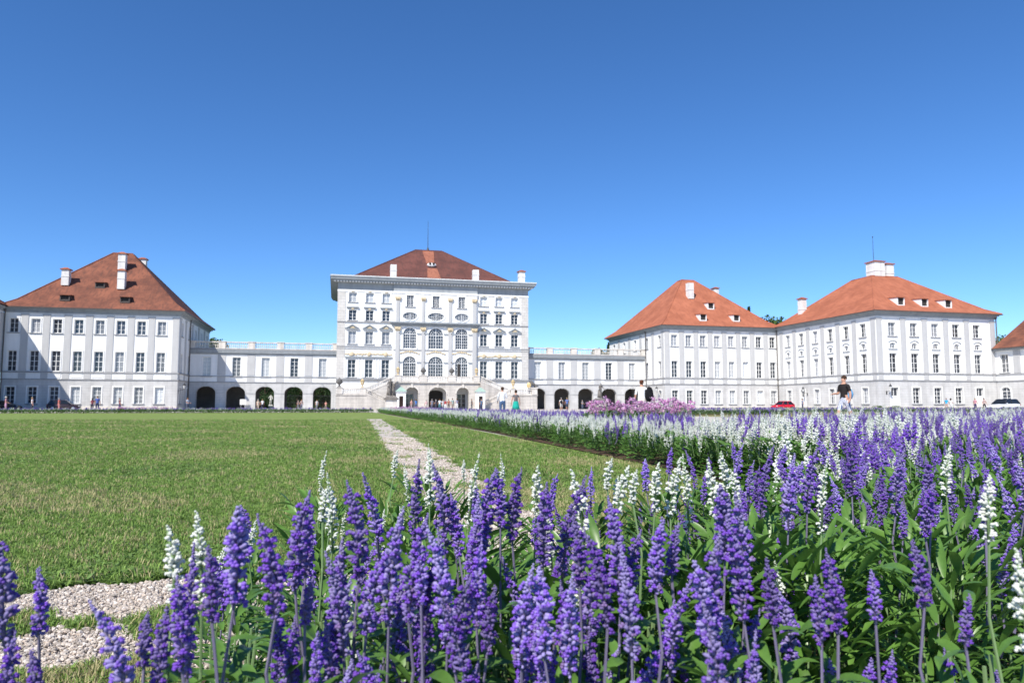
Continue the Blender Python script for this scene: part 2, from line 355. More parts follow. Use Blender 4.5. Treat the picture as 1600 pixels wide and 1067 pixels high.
def add_wall(name, parent, origin, rz, W, z0, z1, ops, m, reveal=.42, x0=0.0):
    o = put(name, wall_mesh(W, z0, z1, ops, [m], reveal, x0).mesh(name, [m]), parent, Vector(origin)-parent.location, (0,0,rz)); return o

WCACHE = {}
def window_meshes(w, h, nx, nz, sur=.2, sill=True, ears=False):
    k = (round(w,2), round(h,2), nx, nz, sur, sill)
    if k in WCACHE: return WCACHE[k]
    b = MB(); e = .004
    if sur:
        p = -.07
        b.box(-w/2-sur, -w/2-e, p, -.002, -.02, h+sur); b.box(w/2+e, w/2+sur, p, -.002, -.02, h+sur); b.box(-w/2-e, w/2+e, p+.003, -.002, h+e, h+sur-.003)
    if sill: b.box(-w/2-sur-.06, w/2+sur+.06, -.17, .02, -.13, -.022, 1)
    f = .085; y0, y1 = .25, .31
    b.box(-w/2, -w/2+f, y0, y1, 0, h); b.box(w/2-f, w/2, y0, y1, 0, h); b.box(-w/2+f, w/2-f, y0, y1, 0, f); b.box(-w/2+f, w/2-f, y0, y1, h-f, h)
    for i in range(1, nx):
        x = -w/2+w*i/nx; t = .05 if (nx == 2 or i*2 == nx) else .022; b.box(x-t, x+t, y0+.005, y1-.005, f, h-f)
    for i in range(1, nz):
        z = h*i/nz; t = .04 if (nz % 2 == 0 and i*2 == nz) else .022; b.box(-w/2+f, w/2-f, y0+.012, y1-.012, z-t, z+t)
    g = MB(); g.poly([(-w/2+.02,0,.02),(w/2-.02,0,.02),(w/2-.02,0,h-.02),(-w/2+.02,0,h-.02)])
    WCACHE[k] = (b.mesh('window', [M['trim'], M['sill']]), {kk: g.mesh('pane', [M[kk]]) for kk in ('glass','glass_mid','glass_pale')})
    return WCACHE[k]
def add_window(parent, p, rz, w, h, nx=2, nz=4, pane='glass', sur=.2, sill=True, name='window'):
    wm, panes = window_meshes(w, h, nx, nz, sur, sill)
    o = put(name, wm, parent, Vector(p)-parent.location, (0,0,rz))
    put('pane', panes[pane], o, (0,.325,0), (random.uniform(-.004,.006), 0, random.uniform(-.02,.02)))
    return o
def arch_window(parent, p, rz, w, z0, z1, rise, nx, name='arched_window', oval=False, open_door=False):
    """glazed arch: frame ring, bars clipped to the arch, pane; local z from 0"""
    h = z1-z0; b = MB(); o = (-w/2, w/2, 0, h, 'oval' if oval else ('arch', rise)); out = outline(o)
    n = len(out)
    cx, cz = 0, (h/2 if oval else h-rise)
    def inn(p, t):
        d = Vector((p[0]-cx, p[1]-cz)); 
        if not oval and p[1] < cz: return (p[0]-math.copysign(1, p[0])*t, p[1]+(t if p[1] < .01 else 0))
        return (p[0]-d.x/d.length*t, p[1]-d.y/d.length*t)
    for i in range(n):
        a, c = out[i], out[(i+1) % n]; ai, ci = inn(a, .09), inn(c, .09)
        b.hexa([(a[0],.14,a[1]),(c[0],.14,c[1]),(ci[0],.14,ci[1]),(ai[0],.14,ai[1])], [(a[0],.21,a[1]),(c[0],.21,c[1]),(ci[0],.21,ci[1]),(ai[0],.21,ai[1])])
        ao, co = inn(a, -.22), inn(c, -.22)              # moulded surround, proud of the wall
        if not (not oval and a[1] < .01 and c[1] < .01):
            if a[1] < .01: ao = (ao[0], 0)
            if c[1] < .01: co = (co[0], 0)
            b.hexa([(ao[0],-.09,ao[1]),(co[0],-.09,co[1]),(c[0],-.09,c[1]),(a[0],-.09,a[1])], [(ao[0],-.002,ao[1]),(co[0],-.002,co[1]),(c[0],-.002,c[1]),(a[0],-.002,a[1])])
    def top(x):
        q = min(1, abs(x)/(w/2)); s = math.sqrt(max(0, 1-q*q)); return (cz+(h/2 if oval else rise)*s, (cz-h/2*s) if oval else 0)
    for i in range(1, nx):
        x = -w/2+w*i/nx; t, bt = top(x); th = .055 if i*2 == nx else .026
        if not oval and not (i*2 == nx): t = min(t, cz+.02) if rise > .9 else t
        b.box(x-th, x+th, .15, .2, bt+.02, t-.02)
    nz = max(2, int(round((h if oval else cz)/.62)))
    for k in range(1, nz+1):
        z = (h if oval else cz)*k/(nz+(1 if oval else 0)); q = 1.0
        if oval: q = math.sqrt(max(0, 1-((z-cz)/(h/2))**2))
        th = .05 if (k == nz and not oval) else .024
        b.box(-w/2*q+.03, w/2*q-.03, .155, .195, z-th, z+th)
    if not oval and rise > .9:                             # fan light: inner half ring and spokes
        for rr in (.42, .72):
            pts = [(w/2*rr*math.cos(math.pi*i/12), .175, cz+rise*rr*math.sin(math.pi*i/12)) for i in range(13)]; b.tube(pts, .035, 4)
        for a in (30, 60, 120, 150): b.tube([(w/2*.42*math.cos(R(a)), .175, cz+rise*.42*math.sin(R(a))), (w/2*.96*math.cos(R(a)), .175, cz+rise*.96*math.sin(R(a)))], .028, 4)
    key = b.mesh(name, [M['frame']])
    wo = put(name, key, parent, Vector(p)-parent.location, (0,0,rz))
    g = MB(); g.poly([(q[0], 0, q[1]) for q in out]); put('pane', g.mesh('pane', [M['glass']]), wo, (0,.18,0), (random.uniform(-.004,.004),0,random.uniform(-.004,.004)))
    if open_door:
        d = MB(); d.box(-w/2+.5, -w/2+1.0, .10, .135, .02, cz-.1); d.build('open_casement', M['dark'], wo, loc=(0,0,0))
    return wo

def hip_roof(parent, x0, x1, y0, y1, z0, ridge, zr, m, over=.9, kick=.16, name='roof'):
    (xa, ya), (xb, yb) = ridge; b = MB()
    E = [(x0-over,y0-over,z0),(x1+over,y0-over,z0),(x1+over,y1+over,z0),(x0-over,y1+over,z0)]
    T = [(xa,ya,zr),(xb,ya,zr),(xb,yb,zr),(xa,yb,zr)]
    k = kick; K = [tuple(e[i]+(t[i]-e[i])*k for i in range(2))+(z0+(zr-z0)*k*.74,) for e, t in zip(E, T)]
    for i in range(4):
        j = (i+1) % 4; b.poly([E[i],E[j],K[j],K[i]]); b.poly([K[i],K[j],T[j],T[i]])
    b.poly(T); ro = b.build(name, m, parent)
    c = MB()                                                # ridge and hip tiles
    for i in range(4): c.tube([K[i], T[i]], .13, 5); c.tube([E[i], K[i]], .13, 5)
    for i in range(4):
        j = (i+1) % 4
        if (Vector(T[i])-Vector(T[j])).length > .3: c.tube([T[i], T[j]], .14, 5)
    o = c.build('ridge_tiles', m, ro, loc=(0,0,0))
    g = MB(); s = over+.07
    for (a, d, e, f) in ((x0-s,x1+s,y0-s,y0-over+.05),(x0-s,x1+s,y1+over-.05,y1+s),(x0-s,x0-over+.05,y0-over+.05,y1+over-.05),(x1+over-.05,x1+s,y0-over+.05,y1+over-.05)):
        g.box(a, d, e, f, z0-.17, z0-.015)
    g.build('gutter', M['gutter'], ro, loc=(0,0,0))
    return ro
def ring_boxes(b, x0, x1, y0, y1, out, z0, z1, th=.4, m=0):
    """four butted boxes that run round a rectangle, standing out by `out`"""
    b.box(x0-out, x1+out, y0-out, y0+th-out, z0, z1, m); b.box(x0-out, x1+out, y1-th+out, y1+out, z0, z1, m)
    b.box(x0-out, x0-out+th, y0+th-out, y1-th+out, z0, z1, m); b.box(x1+out-th, x1+out, y0+th-out, y1-th+out, z0, z1, m)
def chimney(parent, p, w, d, z0, z1, cap=True):
    b = MB(); x, y = p
    b.box(x-w/2, x+w/2, y-d/2, y+d/2, z0, z1); zb = z0+(z1-z0)*.55
    b.box(x-w/2-.06, x+w/2+.06, y-d/2-.06, y+d/2+.06, zb, zb+.14)
    o = b.build('chimney', M['chimney'], parent)
    if cap:
        c = MB(); c.box(x-w/2-.2, x+w/2+.2, y-d/2-.2, y+d/2+.2, z1+.002, z1+.16); c.hexa([(x-w/2-.12,y-d/2-.12,z1+.16),(x+w/2+.12,y-d/2-.12,z1+.16),(x+w/2+.12,y+d/2+.12,z1+.16),(x-w/2-.12,y+d/2+.12,z1+.16)], [(x-w*.2,y-d*.2,z1+.42),(x+w*.2,y-d*.2,z1+.42),(x+w*.2,y+d*.2,z1+.42),(x-w*.2,y+d*.2,z1+.42)])
        c.build('chimney_cap', M['tile_right'], o, loc=(0,0,0))
    return o
def dormer(parent, p, tile, white=True, w=1.5, h=.85, run=3.4):
    """little shed dormer on a slope facing -y; p = point on the roof at its sill"""
    x, y, z = p; b = MB(); s = .16
    for sx in (-w/2, w/2-s):
        b.poly([(x+sx,y,z-.1),(x+sx,y,z+h),(x+sx,y+run,z+h+.3)]); b.poly([(x+sx+s,y,z-.1),(x+sx+s,y+run,z+h+.3),(x+sx+s,y,z+h)]); b.poly([(x+sx,y,z-.1),(x+sx+s,y,z-.1),(x+sx+s,y,z+h),(x+sx,y,z+h)])
    b.box(x-w/2+s, x+w/2-s, y-.02, y+.12, z-.1, z+.12)
    o = b.build('dormer', M['white'] if white else M['gutter'], parent)
    d = MB(); d.box(x-w/2+s+.01, x+w/2-s-.01, y+.2, y+.3, z+.05, z+h-.05); d.build('dormer_opening', M['dark'], o, loc=(0,0,0))
    t = MB(); t.hexa([(x-w/2-.12,y-.2,z+h),(x+w/2+.12,y-.2,z+h),(x+w/2+.12,y+run+.3,z+h+.33),(x-w/2-.12,y+run+.3,z+h+.33)], [(x-w/2-.12,y-.2,z+h+.1),(x+w/2+.12,y-.2,z+h+.1),(x+w/2+.12,y+run+.3,z+h+.43),(x-w/2-.12,y+run+.3,z+h+.43)])
    t.build('dormer_roof', tile, o, loc=(0,0,0))
    return o
def wall_lamp(p, rz, label):
    o = empty('wall_lamp', p, rz)
    b = MB(); b.tube([(0,0,0),(0,-.35,.25),(0,-.75,.3),(0,-.95,.5)], .035, 5); b.box(-.1,.1,-.04,.0,-.3,.3); b.build('bracket', M['iron'], o, loc=(0,0,0))
    l = MB(); l.lathe([(.1,.5),(.24,1.05)], (0,-.95,0), 6); l.build('lantern', M['lampglass'], o, loc=(0,0,0))
    t = MB(); t.lathe([(.30,1.05),(.12,1.32),(.05,1.36),(.05,1.5),(.01,1.56)], (0,-.95,0), 6); t.build('lantern_cap', M['iron'], o, loc=(0,0,0))
    return tag(o, label, 'wall lamp', 'wall lanterns of the palace')
def downpipe(parent, x, y, z1, foot=(0,0)):
    b = MB(); b.tube([(x,y,z1),(x,y,.0)], .1, 6); b.lathe([(.12,-.3),(.22,0)], (x,y,z1), 8); return b.build('downpipe', M['pipe'], parent)

ROWS = ((1.05, 2.75, 4), (6.32, 3.32, 4), (12.58, 2.3, 3))       # sill height, opening height, panes up
def side_of_house(B, org, rz, L, wins, panes, z_top=16.5, w=1.32, ground=None, oval=False, pil=None, pitch=3.16, skip_low=None, extra_dark=0, tall=1.0):
    """one facade of a three storey pavilion: walls with openings, windows, pilasters, panels, belts. local x runs along the facade"""
    ca, sa = math.cos(rz), math.sin(rz)
    def P(x, out, z): return (org[0]+ca*x+sa*out, org[1]+sa*x-ca*out, z)
    gz, gh, gn = ROWS[0]
    gops = [(x-w/2, x+w/2, gz if not (ground and i in ground) else .02, gz+gh, None) for i, x in enumerate(wins)]
    add_wall('ground_floor_wall', B, org, rz, L, 0, 5.0, gops, M['lined'])
    ops = [(x-w/2, x+w/2, z, z+h, None) for x in wins for z, h, n in ROWS[1:]]
    if oval: ops += [(x-.55, x+.55, 10.42, 11.42, ('arch', .35)) for x in wins]
    add_wall('upper_wall', B, org, rz, L, 5.0, z_top, ops, M['white'])
    for i, x in enumerate(wins):
        for r, (z, h, n) in enumerate(ROWS):
            if r == 0 and ground and i in ground:          # a door with a glazed top
                d = MB(); d.box(-w/2,w/2,.22,.3,0.0,2.3); d.box(-w/2+.12,-.05,.2,.22,.2,2.1); d.box(.05,w/2-.12,.2,.22,.2,2.1)
                d.box(-w/2-.22,-w/2-.004,-.07,-.002,0,gz+gh+.2); d.box(w/2+.004,w/2+.22,-.07,-.002,0,gz+gh+.2); d.box(-w/2-.004,w/2+.004,-.067,-.002,gz+gh+.004,gz+gh+.2)
                do = put('door', d.mesh('door', [M['frame']]), B, Vector(P(x,0,.02))-B.location, (0,0,rz))
                put('door_light', window_meshes(w, gz+gh-2.36, 2, 1, 0, False)[0], do, (0,0,2.31)); put('pane', window_meshes(w, gz+gh-2.36, 2, 1, 0, False)[1]['glass'], do, (0,.325,2.31))
                continue
            add_window(B, P(x,0,z), rz, w, h, 2, n, panes(r, i))
        if oval:
            o = arch_window(B, P(x,0,10.42), rz, 1.1, 10.42, 11.42, .35, 2, 'mezzanine_window')
            hd = MB(); hd.tube([(-.85,-.1,1.05),(-.5,-.1,1.28),(0,-.1,1.36),(.5,-.1,1.28),(.85,-.1,1.05)], .07, 5); hd.box(-.9,.9,-.14,0,-.14,-.03); hd.build('window_hood', M['cornice'], o, loc=(0,0,0))
    for x in pil or []:
        b = MB(); b.box(-.52,.52,-.10,-.002,6.32,15.35); b.box(-.60,.60,-.13,-.002,15.352,15.66)
        b.box(-.52,.52,-.07,-.002,5.13,6.02)
        put('pilaster', b.mesh('pilaster', [M['grey']]), B, Vector(P(x,0,0))-B.location, (0,0,rz))
    pn = MB(); pn.box(-.85,.85,-.05,-.002,5.3,5.88); pm_ = pn.mesh('apron_panel', [M['trim']])
    for x in wins: put('apron_panel', pm_, B, Vector(P(x,0,0))-B.location, (0,0,rz))
    bl = MB(); bl.box(-.14,L+.14,-.15,-.001,6.07,6.21); bl.box(-.14,L+.14,-.10,-.001,6.212,6.30); bl.box(-.12,L+.12,-.13,-.001,4.94,5.10)
    put('belt_course', bl.mesh('belt_course', [M['belt']]), B, Vector(org)-B.location, (0,0,rz))
    pl = MB(); pl.box(-.1,L+.1,-.10,-.001,-.01,.62)
    put('plinth', pl.mesh('plinth', [M['stone_plain']]), B, Vector(org)-B.location, (0,0,rz))
def house_cornice(B, x0, x1, y0, y1, z):
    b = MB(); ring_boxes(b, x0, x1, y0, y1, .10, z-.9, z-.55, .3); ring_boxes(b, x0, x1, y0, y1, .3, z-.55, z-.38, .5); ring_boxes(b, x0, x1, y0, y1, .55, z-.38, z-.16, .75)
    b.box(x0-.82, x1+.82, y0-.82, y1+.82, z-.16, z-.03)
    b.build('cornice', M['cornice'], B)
def blind_walls(B, x0, x1, y0, y1, z, sides):
    b = MB()
    if 'B' in sides: b.poly([(x1,y1,0),(x0,y1,0),(x0,y1,z),(x1,y1,z)])
    if 'L' in sides: b.poly([(x0,y1,0),(x0,y0,0),(x0,y0,z),(x0,y1,z)])
    if 'R' in sides: b.poly([(x1,y0,0),(x1,y1,0),(x1,y1,z),(x1,y0,z)])
    if 'F' in sides: b.poly([(x0,y0,0),(x1,y0,0),(x1,y0,z),(x0,y0,z)])
    b.build('rear_wall', M['white'], B)

# ------------------------------------------------------------------ the two inner pavilions
ZE = 16.75
PL = empty('palace_pavilion', (-39.2, 132.4, 0)); tag(PL, 'white pavilion with weathered red hip roof, half in shadow, nearest the far bed', 'building', 'palace pavilions')
lw = [1.4+3.16*i for i in range(8)]; X0L = -52.4
side_of_house(PL, (X0L,132.4,0), 0, 26.33, lw, lambda r, i: 'glass_pale' if (r == 0 and i > 2 and i % 2) else ('glass_mid' if (r == 2 and i % 3 == 1) or (r == 0 and i > 2) or (r == 1 and i > 3 and i % 2) else 'glass'), pil=[lw[i]+1.58 for i in range(7)]+[25.75])
side_of_house(PL, (-26.07,132.4,0), R(90), 29.6, [2.1, 8.2, 14.3, 20.4, 26.5], lambda r, i: 'glass', pil=[.6, 5.1, 11.2, 17.3, 23.4])
blind_walls(PL, X0L, -26.07, 132.4, 162.0, 16.5, 'BL')
house_cornice(PL, X0L, -26.07, 132.4, 162.0, ZE)
rl = hip_roof(PL, X0L, -26.07, 132.4, 162.0, ZE, ((-40.8,146.5),(-37.6,148.5)), 29.0, M['tile_left'])
slope_p = Vector((-40, 131.5, ZE)); slope_n = Vector((0, -(29.0-ZE), 14.9)).normalized()
def roof_pt(u, v, dz=-.25):
    p = on_roof(u, v, slope_p, slope_n); return (p.x, p.y, p.z+dz)
for u, v in ((156,447),(101,467),(195,470)): dormer(PL, roof_pt(u, v), M['tile_left'], False)
for (u, v, h) in ((103,441,2.7),(190,447,3.2)):
    p = roof_pt(u, v, -.6); chimney(PL, (p[0], p[1]), 1.15, 1.15, p[2], p[2]+h)
p = roof_pt(191, 420, -.6); chimney(PL, (p[0], p[1]), 1.2, 1.2, p[2], p[2]+3.2)
chimney(PL, (-37.0, 152.0), 1.2, 1.2, 23.5, 29.0)
downpipe(PL, -25.9, 140.9, 16.3); downpipe(PL, -52.25, 132.1, 16.3)

PR = empty('palace_pavilion', (76.0, 132.4, 0)); tag(PR, 'white pavilion with bright orange hip roof between arcade and the projecting wing', 'building', 'palace pavilions')
rw = [2.2+3.16*i for i in range(8)]
side_of_house(PR, (63.33,132.4,0), 0, 25.4, rw, lambda r, i: 'glass_pale' if (r == 0 and i > 2) or (r == 1 and 2 < i < 6) else ('glass_mid' if r == 2 and i < 6 else 'glass'), pil=[.6]+[rw[i]+1.58 for i in range(7)])
side_of_house(PR, (63.33,162.0,0), R(-90), 29.6, [3.1, 9.2, 15.3, 21.4, 27.5], lambda r, i: 'glass_mid', pil=[6.1, 12.2, 18.3, 24.4, 29.0])
blind_walls(PR, 63.33, 88.73, 132.4, 162.0, 16.5, 'BR')
house_cornice(PR, 63.33, 88.73, 132.4, 162.0, ZE)
rr = hip_roof(PR, 63.33, 88.73, 132.4, 162.0, ZE, ((74.6,146.5),(77.6,148.5)), 28.7, M['tile_right'])
slope_p = Vector((75, 131.5, ZE)); slope_n = Vector((0, -(28.7-ZE), 14.9)).normalized()
for u, v in ((1111,481),(1099,499),(1151,500)): dormer(PR, roof_pt(u, v), M['tile_right'], True, 1.5, 1.25)
p = roof_pt(1078, 463, -.6); chimney(PR, (p[0], p[1]), 1.25, 1.25, p[2], p[2]+3.4, False)
chimney(PR, (86.0, 152.0), 1.2, 1.2, 18, 28.0)
downpipe(PR, 63.15, 140.9, 16.3); downpipe(PR, 88.55, 132.15, 16.3)
wall_lamp((63.33,134.2,3.1), R(-90), 'iron lantern on the side wall beside the arcade')
wall_lamp((-26.07,133.0,3.1), R(90), 'iron lantern on the shaded corner of the red roofed pavilion')

# ------------------------------------------------------------------ projecting wings
WR = empty('palace_wing', (101, 104, 0)); tag(WR, 'projecting white wing with orange roof and two big chimneys', 'building', 'palace wings')
side_of_house(WR, (88.73,103.98,0), 0, 24.8, [3.2+4.4*i for i in range(5)], lambda r, i: 'glass' if r < 2 else ('glass_mid' if i < 3 else 'glass'), w=1.5, ground={0,4}, oval=True, pil=[.6]+[5.4+4.4*i for i in range(4)]+[24.2])
side_of_house(WR, (88.73,132.4,0), R(-90), 28.42, [3.8+4.3*i for i in range(6)], lambda r, i: 'glass_mid' if (r == 0 or i < 3) else 'glass', w=1.4, ground={1}, oval=True, pil=[1.6]+[5.95+4.3*i for i in range(5)]+[27.8])
blind_walls(WR, 88.73, 113.53, 103.98, 132.4, 16.5, 'BR')
house_cornice(WR, 88.73, 113.53, 103.98, 132.4, ZE+.1)
rw4 = hip_roof(WR, 88.73, 113.53, 103.98, 132.4, ZE+.1, ((98.2,115.5),(104.0,121.0)), 25.2, M['tile_right'])
slope_p = Vector((100, 103.08, ZE+.1)); slope_n = Vector((0, -(25.2-ZE), 12.4)).normalized()
for u, v in ((1408,474),(1445,476),(1482,478)): dormer(WR, roof_pt(u, v, -.35), M['tile_right'], True, 1.5, 1.35, 4.6)
chimney(WR, (100.0,116.6), 2.2, 2.4, 24.0, 28.0); chimney(WR, (103.9,118.2), 1.7, 2.0, 24.0, 28.0)
chimney(WR, (91.6,127.6), 1.2, 1.2, 17.4, 22.2)
b = MB(); b.tube([(100.9,118,25),(100.9,118,33.4)], [.07,.03], 6); b.blob((100.9,118,33.4), .12); b.build('lightning_rod', M['iron'], WR)
downpipe(WR, 113.7, 103.8, 16.3)
wall_lamp((90.3,103.98,2.9), 0, 'iron lantern on the sunny corner front of the projecting wing')
wall_lamp((88.73,122.9,2.9), R(-90), 'iron lantern above the door beside the red car')

WL = empty('palace_wing', (-65, 104, 0)); tag(WL, 'edge of a projecting wing at the very left, throwing the big shadow', 'building', 'palace wings')
side_of_house(WL, (-52.5,103.98,0), R(90), 28.35, [3.8+4.3*i for i in range(6)], lambda r, i: 'glass', w=1.4, oval=True, pil=[1.6, 27.7])
blind_walls(WL, -77.3, -52.5, 103.98, 132.33, 16.5, 'BLF')
house_cornice(WL, -77.3, -52.55, 103.98, 132.3, ZE+.1)
rwl = hip_roof(WL, -77.3, -52.6, 103.98, 132.2, ZE+.1, ((-67,115.5),(-61,121)), 25.2, M['tile_left'], over=.8)
chimney(WL, (-56.2,133.6), 1.5, 1.5, 16, 21.2)

WE = empty('low_wing', (113.2, 92, 0)); tag(WE, 'lower white wing with arched doorways beside the white car', 'building')
x = 113.2
aops = [(Y-1.0, Y+1.0, .3, 3.95, ('arch', .75)) for Y in ()]
L5 = 26.0; oy = 103.9
ar = [(1.75+4.9*i) for i in range(5)]
add_wall('ground_floor_wall', WE, (x,oy,0), R(-90), L5, 0, 5.0, [(a-.9,a+.9,.35,3.95,('arch',.75)) for a in ar], M['lined'], .5)
add_wall('upper_wall', WE, (x,oy,0), R(-90), L5, 5.0, 10.7, [(a-.8,a+.8,6.45,9.65,None) for a in ar], M['white'])
for a in ar:
    arch_window(WE, (x,oy-a,.35), R(-90), 1.8, .35, 3.95, .75, 2, 'arched_doorway'); add_window(WE, (x,oy-a,6.45), R(-90), 1.6, 3.2, 2, 4, 'glass_mid')
    b = MB(); b.box(x-.1, x-.002, oy-a-3.1, oy-a-1.8, 6.32, 10.2); b.build('pilaster', M['grey'], WE)
b = MB(); b.box(x-.15, x-.001, oy-L5, oy, 6.07, 6.25); b.box(x-.13, x-.001, oy-L5, oy, 4.94, 5.1); b.build('belt_course', M['belt'], WE)
b = MB(); b.box(x-.5, x+.2, oy-L5-.5, oy-.05, 10.3, 10.7); b.build('cornice', M['cornice'], WE)
b = MB(); b.poly([(x-.8,oy-.1,10.75),(x-.8,oy-L5,10.75),(x+7,oy-L5,16.2),(x+7,oy-.1,16.2)]); b.poly([(x+7,oy-.1,16.2),(x+7,oy-L5,16.2),(x+14,oy-L5,10.7),(x+14,oy-.1,10.7)]); b.poly([(x-.8,oy-.1,10.75),(x+7,oy-.1,16.2),(x+14,oy-.1,10.7)]); b.build('roof', M['tile_left'], WE)
b = MB(); b.box(x-.9, x-.74, oy-L5, oy-.1, 10.58, 10.72); b.build('gutter', M['gutter'], WE)

# ------------------------------------------------------------------ arcaded galleries
BAL = {}
def balustrade(parent, p0, p1, z0, h=1.35, n=None, step=.33, pier=None, m='stone_plain'):
    """rails with a row of turned balusters between p0 and p1 (world xy), possibly sloping z0=(za,zb)"""
    za, zb = z0 if hasattr(z0, '__len__') else (z0, z0)
    p0 = Vector((*p0, za)); p1 = Vector((*p1, zb)); d = p1-p0; L = d.length; t = Vector((d.x, d.y, 0)).normalized(); nrm = Vector((-t.y, t.x, 0)); up = Vector((0,0,1))
    b = MB()
    def bar(lo, hi, hw): b.hexa([p0-nrm*hw+up*lo, p1-nrm*hw+up*lo, p1+nrm*hw+up*lo, p0+nrm*hw+up*lo], [p0-nrm*hw+up*hi, p1-nrm*hw+up*hi, p1+nrm*hw+up*hi, p0+nrm*hw+up*hi])
    bar(0, .2, .2); bar(h-.2, h, .22)
    ro = b.build('balustrade_rail', M[m], parent)
    c = MB(); k = max(2, int(L/step)); hh = h-.4
    for i in range(k):
        q = p0+d*((i+.5)/k); c.lathe([(.07,.2),(.05,.2+hh*.12),(.105,.2+hh*.38),(.045,.2+hh*.75),(.075,.2+hh)], tuple(q), 6)
    bo = c.build('balusters', M[m], parent); bo['kind'] = 'stuff'
    return ro
def pier(parent, x, y, w, d, z0, z1, m='stone_plain', name='pier'):
    b = MB(); b.box(x-w/2, x+w/2, y-d/2, y+d/2, z0, z1-.16); b.box(x-w/2-.08, x+w/2+.08, y-d/2-.08, y+d/2+.08, z1-.16, z1); return b.build(name, M[m], parent)
def gallery(name, label, x0, x1, centres, open_idx, signs):
    Y = 142.0; G = empty(name, ((x0+x1)/2, Y, 0)); tag(G, label, 'arcade', 'arcaded galleries beside the central block')
    arch = ('arch', 1.25)
    add_wall('arcade_wall', G, (x0,Y,0), 0, x1-x0, 0, 5.0, [(c-1.66-x0, c+1.66-x0, -.0, 4.28, arch) for c in centres], M['lined'], .9)
    add_wall('upper_wall', G, (x0,Y,0), 0, x1-x0, 5.0, 10.6, [(c-.72-x0, c+.72-x0, 6.12, 9.65, None) for c in centres], M['white'])
    bk = [(c-1.66-x0, c+1.66-x0, 0, 4.28, arch) for i, c in enumerate(centres) if i in open_idx]
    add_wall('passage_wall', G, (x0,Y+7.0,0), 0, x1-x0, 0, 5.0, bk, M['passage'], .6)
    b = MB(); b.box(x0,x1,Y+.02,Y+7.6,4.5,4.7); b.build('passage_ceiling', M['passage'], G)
    b = MB(); b.box(x0,x1,Y+7.6,Y+7.8,0.,10.6) if not open_idx else b.box(x0,x1,Y+7.6,Y+7.8,5.0,10.6); b.build('rear_wall', M['white'], G)
    for i, c in enumerate(centres):
        s = MB(); out = [(c+1.66*math.cos(t), 4.28-1.25+1.25*math.sin(t)) for t in [math.pi*k/14 for k in range(15)]]; o2 = [(c+1.9*math.cos(t), 4.28-1.25+1.5*math.sin(t)) for t in [math.pi*k/14 for k in range(15)]]
        for (a, d_, e, f) in zip(out, out[1:], o2[1:], o2): s.hexa([(a[0],Y-.05,a[1]),(f[0],Y-.05,f[1]),(e[0],Y-.05,e[1]),(d_[0],Y-.05,d_[1])], [(a[0],Y-.001,a[1]),(f[0],Y-.001,f[1]),(e[0],Y-.001,e[1]),(d_[0],Y-.001,d_[1])])
        s.box(c-.2,c+.2,Y-.1,Y-.052,4.2,4.75); s.build('arch_moulding', M['grey'], G)
        add_window(G, (c,Y,6.12), 0, 1.44, 3.53, 2, 5, ('glass_pale','glass_mid','glass_pale','glass','glass_pale')[i % 5])
        im = MB(); im.box(c+1.66,c+3.49,Y-.07,Y-.001,2.95,3.1); im.build('impost_band', M['grey'], G) if c+3.49 < x1 else None
        if c+3.3 < x1:
            q = MB(); q.box(c+1.86,c+3.28,Y-.08,Y-.001,6.32,10.15); q.box(c+1.86,c+3.28,Y-.05,Y-.001,5.12,6.03); q.build('pilaster', M['grey'], G)
        if i in signs[0]:                                        # iron gate leaves
            g = MB()
            for k in range(15): g.tube([(c-1.6+k*.228,Y+.6,.02),(c-1.6+k*.228,Y+.6,2.7)], .022, 4)
            for z in (.25, 1.3, 2.6): g.box(c-1.66,c+1.66,Y+.575,Y+.625,z-.03,z+.03)
            g.build('iron_gate', M['iron'], G)
    b = MB(); b.box(x0,x1,Y-.15,Y-.001,6.05,6.18); b.box(x0,x1,Y-.13,Y-.001,4.98,5.12); b.build('belt_course', M['belt'], G)
    b = MB(); b.box(x0,x1,Y-.14,Y-.001,10.15,10.45); b.box(x0,x1,Y-.42,Y+.05,10.452,10.75); b.box(x0,x1,Y-.5,Y+7.9,10.752,10.95); b.build('cornice', M['cornice'], G)
    b = MB(); b.box(x0,x1,Y-.52,Y-.3,10.952,11.16); b.build('gutter', M['sill'], G)
    xs = [x0]+[c+2.58 for c in centres if x0 < c+2.58 < x1-.6]+[x1]
    for i, xx in enumerate(xs):
        ww = 1.2 if 0 < i < len(xs)-1 else .8; q = xx+(.4 if i == 0 else -.4 if i == len(xs)-1 else 0)
        pier(G, q, Y-.05, ww, .55, 11.0, 12.6)
    for a, c in zip(xs, xs[1:]):
        balustrade(G, (a+(.8 if a == x0 else .6), Y-.05), (c-(.8 if c == x1 else .6), Y-.05), 11.16, 1.36)
    return G
LC = [-23.15,-18.0,-12.87,-7.73,-2.56]; RC = [37.3-c for c in reversed(LC)]
gallery('arcade_gallery', 'white arcade with five arches, partly shaded, trees seen through it', -26.0, -0.02, LC, {2,3,4}, ({3,4},))
gallery('arcade_gallery', 'white sunlit arcade with dark arches between central block and orange roof', 37.32, 63.3, RC, set(), (set(),))
o = MB(); o.box(-17.1,-16.0,141.2,141.25,.9,1.9); o.tube([(-16.9,141.3,0),(-16.9,141.3,1.9)], .03, 5); o.tube([(-16.2,141.3,0),(-16.2,141.3,1.9)], .03, 5)
tag(o.build('notice_board', M['trim']), 'white notice board standing in the shaded second arch', 'sign')

